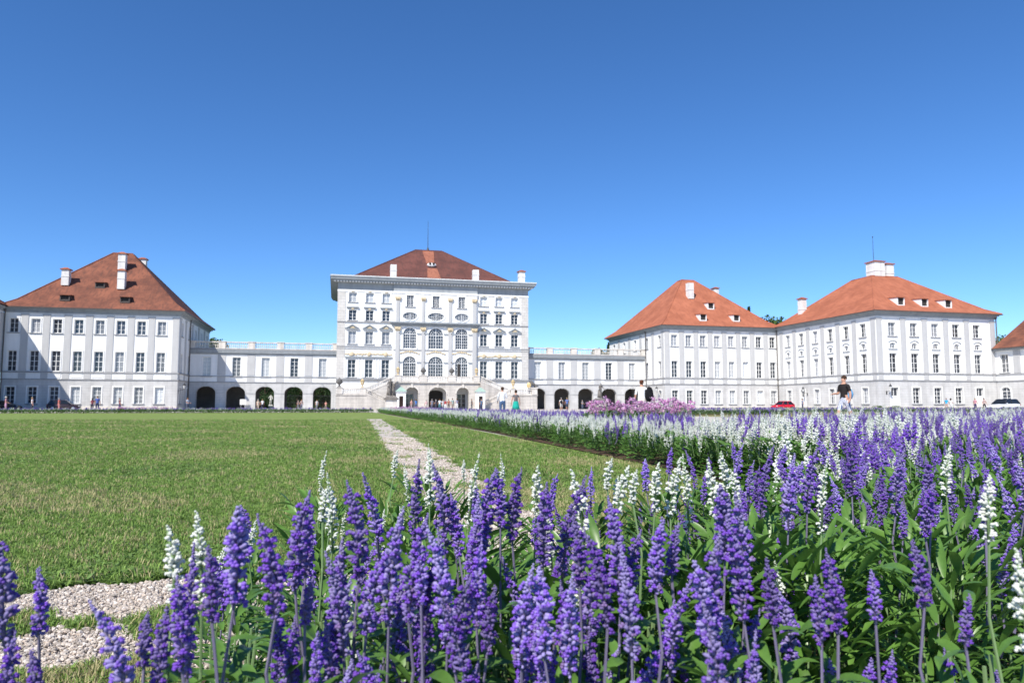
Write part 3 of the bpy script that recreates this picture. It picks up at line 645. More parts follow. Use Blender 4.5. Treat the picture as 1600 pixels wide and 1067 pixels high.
# ------------------------------------------------------------------ central block
CB = empty('central_block', (18.65, 140, 0)); tag(CB, 'tall white five storey central palace block with dark red roof', 'building')
Yc = 140.0; CX = 18.65; side_x = (2.77, 5.96, 9.08, 28.22, 31.34, 34.53)
CR = ((6.05, 3.4, 4), (12.42, 2.42, 3), (16.9, 2.0, 3), (20.42, 1.8, 2))
ops = [(x-.73, x+.73, z, z+h, None) for x in side_x for z, h, n in CR]
add_wall('wall', CB, (0,Yc,0), 0, 10.5, 0, 22.4, [o for o in ops if o[1] < 10], M['white'])
add_wall('wall', CB, (26.8,Yc,0), 0, 10.5, 0, 22.4, [(a-26.8,b_-26.8,c,d,e) for a,b_,c,d,e in ops if a > 26], M['white'])
bx = (13.64, 18.68, 23.76); bw = (2.55, 2.95, 2.55)
bops = []
for x, w_ in zip(bx, bw):
    bops += [(x-w_/2-10.5, x+w_/2-10.5, 6.28, 10.2, ('arch', w_/2)), (x-w_/2-10.5, x+w_/2-10.5, 11.68, 15.78, ('arch', w_/2)), (x-w_*.55-10.5, x+w_*.55-10.5, 17.15, 18.75, 'oval'), (x-.68-10.5, x+.68-10.5, 19.8, 22.05, None)]
dops = [(x-(1.5 if i == 1 else .85)-10.5, x+(1.5 if i == 1 else .85)-10.5, .02, 3.7 if i == 1 else 3.0, ('arch', .6) if i == 1 else None) for i, x in enumerate(bx)]
add_wall('wall', CB, (10.5,Yc-.35,0), 0, 16.3, 0, 22.4, bops+dops, M['white'], .5)
b = MB()
for xx in (10.5, 26.8): b.poly([(xx,Yc-.35,0),(xx,Yc,0),(xx,Yc,22.4),(xx,Yc-.35,22.4)])
b.build('bay_return', M['white'], CB)
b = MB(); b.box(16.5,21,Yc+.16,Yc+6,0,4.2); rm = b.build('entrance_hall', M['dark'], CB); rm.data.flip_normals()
for x, i in ((bx[0],0),(bx[2],2)): add_window(CB, (x,Yc-.35,.3), 0, 1.7, 2.7, 2, 3, 'glass', .2, False)
for i, x in enumerate(side_x):
    for r, (z, h, n) in enumerate(CR):
        add_window(CB, (x,Yc,z), 0, 1.46, h, 2, n, ('glass','glass_mid' if i < 3 else 'glass','glass','glass_pale')[r], .22)
    for zz, hh in ((19.1,.0),):                                  # flat hoods over the second row from the top
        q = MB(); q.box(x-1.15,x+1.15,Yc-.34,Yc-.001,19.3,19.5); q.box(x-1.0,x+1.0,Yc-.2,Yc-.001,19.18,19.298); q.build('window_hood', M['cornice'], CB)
        q = MB(); q.blob((x,Yc-.2,19.12), (.28,.1,.2), nu=8); q.blob((x,Yc-.15,22.45), (.35,.1,.12)); q.build('gilt_mask', M['gold_pale'], CB)
    q = MB(); z = 15.12                                          # triangular pediments
    q.box(x-1.2,x+1.2,Yc-.3,Yc-.001,z,z+.14)
    for s in (-1, 1):
        q.hexa([(x+s*1.3,Yc-.36,z+.142),(x,Yc-.36,z+.86),(x,Yc-.001,z+.86),(x+s*1.3,Yc-.001,z+.142)], [(x+s*1.3,Yc-.36,z+.28),(x,Yc-.36,z+1.02),(x,Yc-.001,z+1.02),(x+s*1.3,Yc-.001,z+.28)])
    q.build('pediment', M['cornice'], CB)
    q = MB(); q.blob((x,Yc-.12,z+.42), (.42,.1,.2), nu=8); q.blob((x-.3,Yc-.12,z+.3), (.25,.08,.1)); q.blob((x+.3,Yc-.12,z+.3), (.25,.08,.1)); q.build('gilt_ornament', M['gold_pale'], CB)
    q = MB(); q.box(x-1.42,x-1.12,Yc-.09,Yc-.001,5.95,9.75); q.box(x+1.12,x+1.42,Yc-.09,Yc-.001,5.95,9.75); q.build('window_pilaster', M['trim'], CB)
for k, x in enumerate(bx):
    arch_window(CB, (x,Yc-.35,6.28), 0, bw[k], 6.28, 10.2, bw[k]/2, 6, open_door=(k == 2)); arch_window(CB, (x,Yc-.35,11.68), 0, bw[k], 11.68, 15.78, bw[k]/2, 6)
    arch_window(CB, (x,Yc-.35,17.15), 0, bw[k]*1.1, 17.15, 18.75, .8, 8, 'oval_window', oval=True); add_window(CB, (x,Yc-.35,19.8), 0, 1.36, 2.25, 4, 5, 'glass', .26)
    q = MB()
    for zz in (8.95, 14.5):
        for s in (-1, 1): q.box(x+s*(bw[k]/2+.42)-.42, x+s*(bw[k]/2+.42)+.42, Yc-.52, Yc-.351, zz, zz+.2)
    q.build('impost', M['cornice'], CB)
    q = MB()
    for j in range(9): q.blob((x-1.7+j*.425, Yc-.42, 10.85+.25*math.cos((j-4)*.5)+random.uniform(-.06,.06)), (.24,.1,.16+.1*(j == 4)), nu=7, jit=.2)
    q.build('gilt_garland', M['gold_pale'], CB)
for x0, x1 in ((10.87,11.68),(15.85,16.5),(21.1,21.82),(25.85,26.7)):
    q = MB(); q.box(x0,x1,Yc-.52,Yc-.351,5.9,15.0); q.box(x0+.08,x1-.08,Yc-.5,Yc-.351,16.85,20.95); q.build('pilaster', M['grey'], CB)
    xm = (x0+x1)/2
    for zz, s in ((15.0, 1.0), (20.95, .8)):
        q = MB()
        q.hexa([(x0,Yc-.54,zz),(x1,Yc-.54,zz),(x1,Yc-.351,zz),(x0,Yc-.351,zz)], [(x0-.22*s,Yc-.72,zz+.85*s),(x1+.22*s,Yc-.72,zz+.85*s),(x1+.22*s,Yc-.351,zz+.85*s),(x0-.22*s,Yc-.351,zz+.85*s)])
        for dx in (-.42,-.14,.14,.42): q.blob((xm+dx*s, Yc-.68, zz+.35*s+random.uniform(0,.2)), (.15,.12,.22), nu=6, jit=.2)
        q.build('gilt_capital', M['gold_pale'], CB)
for xa, xb in ((1.5,10.4),(26.95,35.8)):                        # gilt band over the first floor windows
    q = MB(); q.box(xa,xb,Yc-.32,Yc-.001,9.82,10.02); q.build('window_entablature', M['cornice'], CB)
    q = MB(); x = xa+.2
    while x < xb-.1:
        q.blob((x, Yc-.06, 10.45+random.uniform(-.18,.18)), (random.uniform(.12,.3),.07,random.uniform(.08,.24)), nu=6, jit=.25); x += .23
    for xm in [s for s in side_x if xa < s < xb]: q.blob((xm,Yc-.12,10.5), (.42,.16,.46), nu=9, jit=.12)
    q.build('gilt_frieze', M['gold_pale'], CB)
for xa, xb in ((0.0,1.42),(35.88,37.3)):
    q = MB(); q.box(xa-.06 if xa == 0 else xa, xb if xa == 0 else xb+.06, Yc-.07, Yc-.001, 5.85, 22.3); q.build('quoins', M['quoin'], CB)
b = MB()
for xa, xb in ((-.1,10.3),(27.0,37.4)):
    b.box(xa,xb,Yc-.2,Yc-.0015,16.52,16.7); b.box(xa,xb,Yc-.16,Yc-.0015,11.86,12.0); b.box(xa,xb,Yc-.12,Yc-.0015,11.45,11.55); b.box(xa,xb,Yc-.22,Yc-.0015,5.62,5.84); b.box(xa,xb,Yc-.14,Yc-.0015,5.35,5.5)
b.box(10.5,26.8,Yc-.46,Yc-.3515,11.3,11.5); b.build('belt_course', M['belt'], CB)
b = MB(); b.box(10.2,27.1,Yc-.62,Yc-.002,16.05,16.3); b.box(10.05,27.25,Yc-.95,Yc-.002,16.302,16.55); b.box(9.9,27.4,Yc-1.2,Yc-.002,16.552,16.8); b.build('bay_cornice', M['cornice'], CB)
b = MB(); b.box(-.1,37.4,Yc-.12,Yc+.3,22.4,22.75); b.box(10.4,26.9,Yc-.47,Yc-.121,22.35,22.75); b.build('architrave', M['white'], CB)
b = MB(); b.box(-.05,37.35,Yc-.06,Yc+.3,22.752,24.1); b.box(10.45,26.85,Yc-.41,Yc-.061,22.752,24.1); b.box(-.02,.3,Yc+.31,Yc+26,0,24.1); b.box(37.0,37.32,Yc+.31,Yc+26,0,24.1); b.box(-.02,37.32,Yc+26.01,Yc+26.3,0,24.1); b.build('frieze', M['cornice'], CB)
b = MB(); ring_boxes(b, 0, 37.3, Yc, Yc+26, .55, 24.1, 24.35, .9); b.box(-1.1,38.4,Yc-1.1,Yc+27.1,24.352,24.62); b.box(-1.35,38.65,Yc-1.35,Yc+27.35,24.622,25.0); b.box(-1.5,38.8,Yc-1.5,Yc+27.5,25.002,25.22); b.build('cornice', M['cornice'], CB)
b = MB()
for i in range(70): x = -.6+i*.557; b.box(x-.15,x+.15,Yc-1.0,Yc-.56,24.12,24.345)
o = b.build('dentils', M['trim'], CB); o['kind'] = 'stuff'
b = MB(); b.box(-1.45,38.75,Yc-1.45,Yc-1.2,25.222,25.32); b.build('cornice_flashing', M['trim'], CB)
cr_ = hip_roof(CB, .9, 36.4, Yc+.9, Yc+25.1, 24.7, ((15.9,153.2),(21.6,153.6)), 33.9, M['tile_mid'], over=.4, kick=.12)
sp, sn = Vector((18,Yc+.5,24.7)), Vector((0,-(33.9-24.7),12.7)).normalized()
q = MB(); base = lambda x, t: (x, Yc+.5+12.7*t, 24.7+9.2*t*(1 if t > .12 else .80)+.06)
q.hexa([base(17.2,.13),base(19.9,.13),base(19.6,.42),base(17.6,.42)], [tuple(Vector(base(17.2,.13))+sn*.05),tuple(Vector(base(19.9,.13))+sn*.05),tuple(Vector(base(19.6,.42))+sn*.05),tuple(Vector(base(17.6,.42))+sn*.05)])
q.hexa([base(17.7,.56),base(19.3,.56),base(19.8,.97),base(17.3,.97)], [tuple(Vector(base(17.7,.56))+sn*.05),tuple(Vector(base(19.3,.56))+sn*.05),tuple(Vector(base(19.8,.97))+sn*.05),tuple(Vector(base(17.3,.97))+sn*.05)])
q.build('new_tile_strip', M['tile_new'], CB)
q = MB(); pz = Vector(base(18.6,.5))
q.blob(pz+sn*.25, (1.0,.35,.42), nu=10); q.build('roof_ornament', M['trim'], CB)
q = MB(); q.blob(pz+sn*.5+Vector((-.35,-.12,0)), (.25,.2,.28)); q.blob(pz+sn*.5+Vector((.35,-.12,0)), (.25,.2,.28)); q.build('ornament_openings', M['dark'], CB)
for u, v, zt in ((615,431,27.9),(744,436,27.6)): p = on_y(u, v, Yc-.6); chimney(CB, (p.x, Yc+.1), 1.15, 1.15, 25.2, zt, False)
chimney(CB, (36.0, Yc+.2), 1.2, 1.2, 25.2, 27.6)
b = MB(); b.lathe([(.35,33.8),(.2,34.3),(.12,34.6)], (18.6,153.4,0), 8); b.tube([(18.6,153.4,34.4),(18.6,153.4,40.5)], [.07,.025], 6); b.build('lightning_rod', M['iron'], CB)

# ------------------------------------------------------------------ grand stairs and terrace
ST = empty('grand_staircase', (18.65, 134, 0)); tag(ST, 'pale stone double staircase with arched terrace and balustrades', 'staircase')
Yt = 136.5
add_wall('terrace_wall', ST, (10.5,Yt,0), 0, 16.3, 0, 4.95, [(12.63-10.5,15.05-10.5,0,4.2,('arch',1.2)),(17.0-10.5,20.36-10.5,0,4.22,('arch',1.4)),(22.3-10.5,24.72-10.5,0,4.2,('arch',1.2))], M['stone'], .9)
b = MB(); b.box(10.5,26.8,Yt-.15,Yc-.36,4.952,5.15); b.box(10.4,26.9,Yt-.3,Yt-.151,4.98,5.2); b.build('terrace_floor', M['stone_plain'], ST)
b = MB()
for xx in (10.5,26.5): b.box(xx,xx+.3,Yt+.01,Yc-.36,0,4.95)
b.build('terrace_side_wall', M['stone'], ST)
for xa, xb, a in ((12.63,15.05,1.2),(17.0,20.36,1.4),(22.3,24.72,1.2)):
    s = MB(); c = (xa+xb)/2; r = (xb-xa)/2
    out = [(c+r*math.cos(t), 4.2-a+a*math.sin(t)) for t in [math.pi*k/14 for k in range(15)]]; o2 = [(c+(r+.25)*math.cos(t), 4.2-a+(a+.25)*math.sin(t)) for t in [math.pi*k/14 for k in range(15)]]
    for (p, d_, e, f) in zip(out, out[1:], o2[1:], o2): s.hexa([(p[0],Yt-.08,p[1]),(f[0],Yt-.08,f[1]),(e[0],Yt-.08,e[1]),(d_[0],Yt-.08,d_[1])], [(p[0],Yt-.001,p[1]),(f[0],Yt-.001,f[1]),(e[0],Yt-.001,e[1]),(d_[0],Yt-.001,d_[1])])
    s.box(c-.22,c+.22,Yt-.16,Yt-.082,4.1,4.9); s.build('arch_moulding', M['stone_plain'], ST)
PX = [(10.62,11.8),(15.2,16.65),(20.6,22.1),(25.5,26.7)]
for xa, xb in PX: pier(ST, (xa+xb)/2, Yt-.05, xb-xa, .6, 5.2, 6.45)
for (a, b_) in zip(PX, PX[1:]): balustrade(ST, (a[1], Yt-.05), (b_[0], Yt-.05), 5.2, 1.05, step=.3)
def flip(s, x): return x if s < 0 else 37.3-x
for s in (-1, 1):
    F = lambda x: flip(s, x)
    X0, X1 = sorted((F(0.0), F(5.2)))
    b = MB(); b.box(X0,X1,133.2,138.6,0,2.55); b.box(X0-.1,X1+.1,133.1,138.7,2.552,2.8); b.build('landing_wall', M['stone'], ST)
    pier(ST, F(.55), 133.45, 1.05, .9, 2.8, 4.05, name='corner_pier'); pier(ST, F(4.75), 133.45, .8, .7, 2.8, 4.0, name='landing_pier')
    a, c = sorted((F(1.1), F(4.35))); balustrade(ST, (a,133.45), (c,133.45), 2.8, 1.05, step=.3)
    # lower flight runs back towards the middle, upper flight climbs behind it
    for (xa, za, xb, zb, ya, yb, nm) in ((5.2,2.75,11.2,.0,133.2,135.0,'lower_flight'), (5.2,2.75,10.5,5.15,135.05,136.9,'upper_flight')):
        n = 15; b = MB()
        for i in range(n):
            q0, q1 = F(xa+(xb-xa)*i/n), F(xa+(xb-xa)*(i+1)/n); z = za+(zb-za)*(i if zb < za else i+1)/n
            if z > .02: b.box(min(q0,q1), max(q0,q1), ya+.3, yb-.02, 0, z)
        b.build(nm, M['tread'], ST)
        b = MB()
        for yy in (ya, yb-.3) if nm == 'lower_flight' else (ya,):
            P0, P1 = F(xa), F(xb)
            b.hexa([(P0,yy,-.0),(P1,yy,-.0),(P1,yy+.3,0),(P0,yy+.3,0)] if s < 0 else [(P1,yy,0),(P0,yy,0),(P0,yy+.3,0),(P1,yy+.3,0)], [(P0,yy,za+.12),(P1,yy,zb+.12),(P1,yy+.3,zb+.12),(P0,yy+.3,za+.12)] if s < 0 else [(P1,yy,zb+.12),(P0,yy,za+.12),(P0,yy+.3,za+.12),(P1,yy+.3,zb+.12)])
        b.build('string_wall', M['stone'], ST)
        balustrade(ST, (F(xa), ya+.15), (F(xb), ya+.15), (za+.12, zb+.12), 1.05, step=.3)
    pier(ST, F(11.5), 133.4, .6, .6, 0, 1.3, name='newel')
def vase(x, y, z, s, label, m='stone_dark'):
    o = empty('stone_vase', (x,y,z)); b = MB()
    b.lathe([(.34,0),(.34,.1),(.13,.2),(.12,.34),(.42,.62),(.5,.9),(.42,1.08),(.46,1.14),(.3,1.2),(.16,1.34),(.12,1.48),(.02,1.56)], (0,0,0), 14)
    for i in range(10): a = i*.628; b.blob((.46*math.cos(a), .46*math.sin(a), .82), (.1,.1,.16))
    q = b.build('vase_body', M[m], o, True, loc=(0,0,0)); o.scale = (s,)*3
    return tag(o, label, 'vase', 'stone vases of the staircase')
vase(.55,133.45,4.05,1.1,'dark stone vase on the outer stair pier beside the open arches')
vase(15.92,136.45,6.45,1.0,'dark stone vase on the terrace between first and second arch')
vase(21.35,136.45,6.45,1.0,'dark stone vase on the terrace between second and third arch')
def lantern(x, y, z, s, label):
    o = empty('gilt_lantern', (x,y,z)); b = MB(); b.lathe([(.3,0),(.3,.08),(.1,.18),(.09,.42),(.22,.5)], (0,0,0), 10); b.lathe([(.34,1.18),(.36,1.22),(.14,1.42),(.1,1.52),(.02,1.62)], (0,0,0), 8)
    for i in range(6): a = i*math.pi/3; b.tube([(.22*math.cos(a),.22*math.sin(a),.5),(.33*math.cos(a),.33*math.sin(a),1.2)], .035, 4)
    b.build('lantern_frame', M['gold'], o, loc=(0,0,0)); g = MB(); g.lathe([(.19,.5),(.29,1.19)], (0,0,0), 6); g.build('lantern_glass', M['gold_pale'], o, loc=(0,0,0)); o.scale = (s,)*3
    return tag(o, label, 'lantern', 'gilt lanterns of the staircase')
lantern(4.6,133.4,4.0,1.0,'gilt lantern on the landing pier on the statue group side'); lantern(32.6,133.4,4.0,1.05,'gilt lantern on the landing pier beside the lion')
lantern(11.2,136.4,6.45,.95,'gilt lantern on the terrace corner above the statue group'); lantern(26.1,136.4,6.45,.95,'gilt lantern on the terrace corner on the lion side')
for x, lab in ((11.45,'white sentry box with green copper roof next to the statue group'), (26.05,'white sentry box with green copper roof on the lion side of the arches')):
    o = empty('sentry_box', (x,132.3,0)); b = MB(); w_ = .82
    b.box(-w_,-.36,-.6,-.45,0,3.1); b.box(.36,w_,-.6,-.45,0,3.1); b.box(-.36,.36,-.6,-.45,2.45,3.1); b.box(-w_,-w_+.12,-.449,.6,0,3.1); b.box(w_-.12,w_,-.449,.6,0,3.1); b.box(-w_+.12,w_-.12,.5,.6,0,3.1); b.box(-w_-.1,w_+.1,-.72,.7,3.1,3.3)
    b.build('box_walls', M['trim'], o, loc=(0,0,0))
    r_ = MB(); r_.hexa([(-w_-.2,-.82,3.302),(w_+.2,-.82,3.302),(w_+.2,.8,3.302),(-w_-.2,.8,3.302)], [(-.12,-.1,4.1),(.12,-.1,4.1),(.12,.1,4.1),(-.12,.1,4.1)]); r_.build('box_roof', M['copper'], o, loc=(0,0,0))
    d_ = MB(); d_.box(-w_+.125,w_-.125,.3,.49,.02,3.0); d_.build('box_lining', mat('box_lining', (.16,.10,.08)), o, loc=(0,0,0))
    tag(o, lab, 'sentry box', 'sentry boxes by the stairs')

# ------------------------------------------------------------------ people
def skin_mesh(joints, edges, root, sub=1):
    names = list(joints); me = bpy.data.meshes.new('skel'); me.from_pydata([joints[n][0] for n in names], [(names.index(a), names.index(b)) for a, b in edges], [])
    o = bpy.data.objects.new('skel', me); col.objects.link(o)
    o.modifiers.new('s', 'SKIN'); sv = me.skin_vertices[0].data
    for i, n in enumerate(names):
        r = joints[n][1]; sv[i].radius = r if hasattr(r, '__len__') else (r, r); sv[i].use_root = (n == root)
    sm = o.modifiers.new('u', 'SUBSURF'); sm.levels = sub; sm.render_levels = sub
    dg = bpy.context.evaluated_depsgraph_get(); ev = o.evaluated_get(dg); out = bpy.data.meshes.new_from_object(ev)
    bpy.data.objects.remove(o); bpy.data.meshes.remove(me)
    return out
def pose(stride=0.0, arms=((.05,.12),(.05,.12)), bent=(0,0), fem=False, fingers=False, lean=0.0, raise_arm=0):
    """joints of a standing figure facing -y, 1.75 m; arms: (out, forward) of each hand"""
    J, Ed = {}, []
    def j(n, p, r, par=None):
        J[n] = (p, r)
        if par: Ed.append((par, n))
    sh = .165 if fem else .19; hp = .10
    j('pelvis', (0,0,.96), (.155,.115)); j('waist', (0,-lean*.1,1.10), (.125 if fem else .145,.10), 'pelvis'); j('chest', (0,-lean*.3,1.30), (.15 if fem else .172,.115), 'waist')
    j('collar', (0,-lean*.5,1.44), (.10,.085), 'chest'); j('neck', (0,-lean*.6,1.52), (.055,.055), 'collar'); j('jaw', (0,-.02-lean*.7,1.59), (.068,.078), 'neck'); j('skull', (0,.0-lean*.7,1.67), (.078,.095), 'jaw'); j('crown', (0,.01-lean*.7,1.735), (.05,.06), 'skull')
    for s, n in ((-1,'l'), (1,'r')):
        k = 0 if s < 0 else 1; ox, fy = arms[k]; bd = bent[k]
        j('sh'+n, (s*sh,-lean*.4,1.415), .066 if not fem else .055, 'collar')
        j('el'+n, (s*(sh+.05+ox*.5), -fy*.35-lean*.3, 1.14), .047, 'sh'+n)
        hz = .90+bd*.32; hy = -fy-bd*.24-lean*.2
        j('wr'+n, (s*(sh+.06+ox-bd*.06), hy, hz), .031, 'el'+n)
        d = Vector((0,-.35-bd*.8,-1+bd*1.1)).normalized(); p = Vector(J['wr'+n][0]); q = p+d*.075
        j('pa'+n, tuple(q), (.040,.020), 'wr'+n)
        if fingers:
            for i, (off, ln) in enumerate(((-.030,.065),(-.010,.075),(.010,.072),(.028,.058))):
                a = q+Vector((0,off,0))+d*.035; j('f%s%d' % (n,i), tuple(a), .010, 'pa'+n); j('g%s%d' % (n,i), tuple(a+d*ln+Vector((-s*.012,0,0))), .0085, 'f%s%d' % (n,i))
            j('th'+n, tuple(p+d*.05+Vector((-s*.035,-.03,0))), .0105, 'pa'+n)
        else: j('fi'+n, tuple(q+d*.09), (.030,.014), 'pa'+n)
        st = stride*(1 if s < 0 else -1)
        j('hip'+n, (s*hp,0,.88), .105, 'pelvis'); j('kn'+n, (s*(hp+.005),-st*.5-.02,.50), .066, 'hip'+n); j('an'+n, (s*(hp+.01), -st*.9+(.05 if st < 0 else 0), .09+(.06 if st < -.1 else 0)), .043, 'kn'+n)
        an = J['an'+n][0]; j('toe'+n, (an[0]*1.08, an[1]-.17, .035+(.02 if st < -.1 else 0)), (.042,.030), 'an'+n)
    return J, Ed
POSES = {}
def pose_mesh(key, **kw):
    if key not in POSES:
        J, Ed = pose(**kw); me = skin_mesh(J, Ed, 'pelvis', 1 if not kw.get('fingers') else 1)
        segs = [(Vector(J[a][0]), Vector(J[b][0]), a, b) for a, b in Ed]; lab = []
        for f in me.polygons:
            c = f.center; best = None
            for a, b_, na, nb in segs:
                d = b_-a; t = max(0, min(1, (c-a).dot(d)/max(1e-9, d.length_squared))); q = (c-(a+d*t)).length
                if best is None or q < best[0]: best = (q, nb, t)
            lab.append((best[1], best[2], c.z))
        POSES[key] = (me, lab)
    return POSES[key]
SKIN = [mat('skin_tone', (.48,.27,.19), .6, .3), mat('skin_tone', (.36,.19,.13), .6, .3)]
CLOTH = {}
def cloth(c):
    if c not in CLOTH: CLOTH[c] = mat('cloth', c, .9, .1, var=.12, vscale=6)
    return CLOTH[c]
def stripes():
    m = bpy.data.materials.new('striped_cloth'); m.use_nodes = True; n = m.node_tree; p = n.nodes['Principled BSDF']; p.inputs['Roughness'].default_value = .9
    tc = n.nodes.new('ShaderNodeTexCoord'); wv = n.nodes.new('ShaderNodeTexWave'); wv.bands_direction = 'X'; wv.inputs['Scale'].default_value = 9; wv.inputs['Distortion'].default_value = .3
    cr = n.nodes.new('ShaderNodeValToRGB'); cr.color_ramp.elements[0].position = .45; cr.color_ramp.elements[0].color = (.10,.14,.28,1); cr.color_ramp.elements[1].position = .55; cr.color_ramp.elements[1].color = (.75,.75,.76,1)
    n.links.new(tc.outputs['Object'], wv.inputs['Vector']); n.links.new(wv.outputs['Fac'], cr.inputs['Fac']); n.links.new(cr.outputs[0], p.inputs['Base Color']); return m
def person(p, face, key, top, bottom, shoe=(.05,.05,.05), hair=(.05,.03,.02), sleeve=.5, leg='long', skin=0, h=1.75, label='', group='visitors', skirt=None, hat=None, long_hair=False, **kw):
    src, lab = pose_mesh(key, **kw); me = src.copy()
    tm = top if isinstance(top, bpy.types.Material) else cloth(top); bm_ = bottom if isinstance(bottom, bpy.types.Material) else cloth(bottom)
    for m in (SKIN[skin], tm, bm_, cloth(shoe)): me.materials.append(m)
    idx = []
    for nb, t, z in lab:
        k = 0
        if nb in ('waist','chest','collar','shl','shr') and z < 1.49: k = 1
        elif nb in ('ell','elr') and (t < sleeve): k = 1
        elif nb in ('wrl','wrr') and sleeve > 1: k = 1
        elif nb[:3] == 'hip' or (nb == 'waist' and z < 1.0): k = 2
        elif nb[:2] == 'kn': k = 2 if (leg == 'long' or t < .85) else 0
        elif nb[:2] == 'an': k = 2 if leg == 'long' and t < .93 else 0
        elif nb[:3] == 'toe': k = 3
        if k == 1 and z < .99: k = 2
        idx.append(k)
    me.polygons.foreach_set('material_index', idx); me.polygons.foreach_set('use_smooth', [True]*len(me.polygons))
    o = put('person', me, None, p, (0,0,face), h/1.75)
    hm = cloth(hair); b = MB(); b.blob((0,.022,1.68), (.092,.108,.098), nu=10, nv=6)
    if long_hair: b.blob((0,.055,1.55), (.085,.055,.16), nu=8, nv=5)
    ho = b.build('hair', hm, o, True, loc=(0,0,0)); ho.location = (0, 0, .012)
    if hat: b = MB(); b.lathe([(.2,1.70),(.2,1.715),(.1,1.72),(.095,1.80),(.02,1.82)], (0,.01,0), 12); b.build('hat', cloth(hat), o, loc=(0,0,.01))
    if skirt: b = MB(); b.lathe([(.26,.52),(.22,.75),(.165,1.0),(.155,1.05)], (0,0,0), 12); b.build('skirt', cloth(skirt), o, True, loc=(0,0,0))
    if kw.get('fingers'):
        b = MB(); b.hexa([(-.013,-.10,1.60),(.013,-.10,1.60),(.011,-.08,1.60),(-.011,-.08,1.60)], [(-.006,-.088,1.655),(.006,-.088,1.655),(.006,-.075,1.655),(-.006,-.075,1.655)])
        for s in (-1, 1): b.blob((s*.088,.0,1.635), (.012,.02,.032))
        b.build('face_features', SKIN[skin], o, loc=(0,0,0))
    return tag(o, label, 'person', group)
def backpack(p, rz, c, s, label, name='backpack'):
    b = MB(); b.blob((0,0,.22), (.16,.11,.24), nu=10, nv=6, jit=.06); b.blob((0,.07,.16), (.12,.07,.13), nu=8); 
    for q in (-1, 1): b.tube([(q*.09,-.08,.05),(q*.11,-.16,.25),(q*.09,-.07,.44)], .018, 5)
    o = b.build(name, cloth(c), None, True); o.location = p; o.rotation_euler = (0,0,rz); o.scale = (s,)*3; return tag(o, label, 'bag')
WALK = dict(stride=.32, arms=((.0,.06),(.0,-.06)), bent=(.75,.2), fingers=True); STAND = dict(arms=((.03,.1),(.03,.1)), fingers=True)
p = Vector((17.75,22.5,0)); person(p, R(-80), 'walk_near', (.025,.022,.022), stripes(), (.5,.5,.5), leg='short', sleeve=.75, h=1.80, label='man in black t-shirt and striped shorts walking behind the flowers', group='visitors near the beds', **WALK)
backpack(p+Vector((.13,-.10,.97)), R(140), (.12,.34,.58), .82, 'light blue drawstring bag on the back of the man in black', 'drawstring_bag')
b = backpack(p+Vector((.2,.02,.95)), R(100), (.02,.02,.025), .8, 'small black bag at the hip of the man in stripes', 'hip_bag')
p = Vector((13.05,29.6,0)); person(p, R(160), 'stand_near', (.80,.80,.78), (.62,.58,.50), leg='short', sleeve=.8, hair=(.09,.035,.02), h=1.84, label='man in plain white t-shirt seen from behind the pink flowers', group='visitors near the beds', **dict(STAND, bent=(.7,.1)))
backpack(p+Vector((.33,-.05,.92)), R(200), (.012,.012,.014), 1.45, 'large black backpack slung behind the man in white')
p = ground_at(785,43); person(p, R(170), 'stand_b', (.74,.75,.77), (.07,.12,.22), sleeve=1.2, hair=(.07,.04,.025), h=1.82, label='man in white long sleeved shirt and jeans pointing a camera at the palace', group='visitors near the beds', **dict(STAND, bent=(.9,.2), stride=.1))
p = ground_at(806,46); person(p, R(175), 'stand_f', (.13,.12,.125), (.05,.08,.16), sleeve=.4, hair=(.05,.03,.02), h=1.70, skirt=(.02,.33,.26), label='woman in grey top with green cloth tied round her waist', group='visitors near the beds', **dict(STAND, fem=True, arms=((.06,.1),(.06,.06))))
FAR = dict(arms=((.03,.12),(.03,.05)))
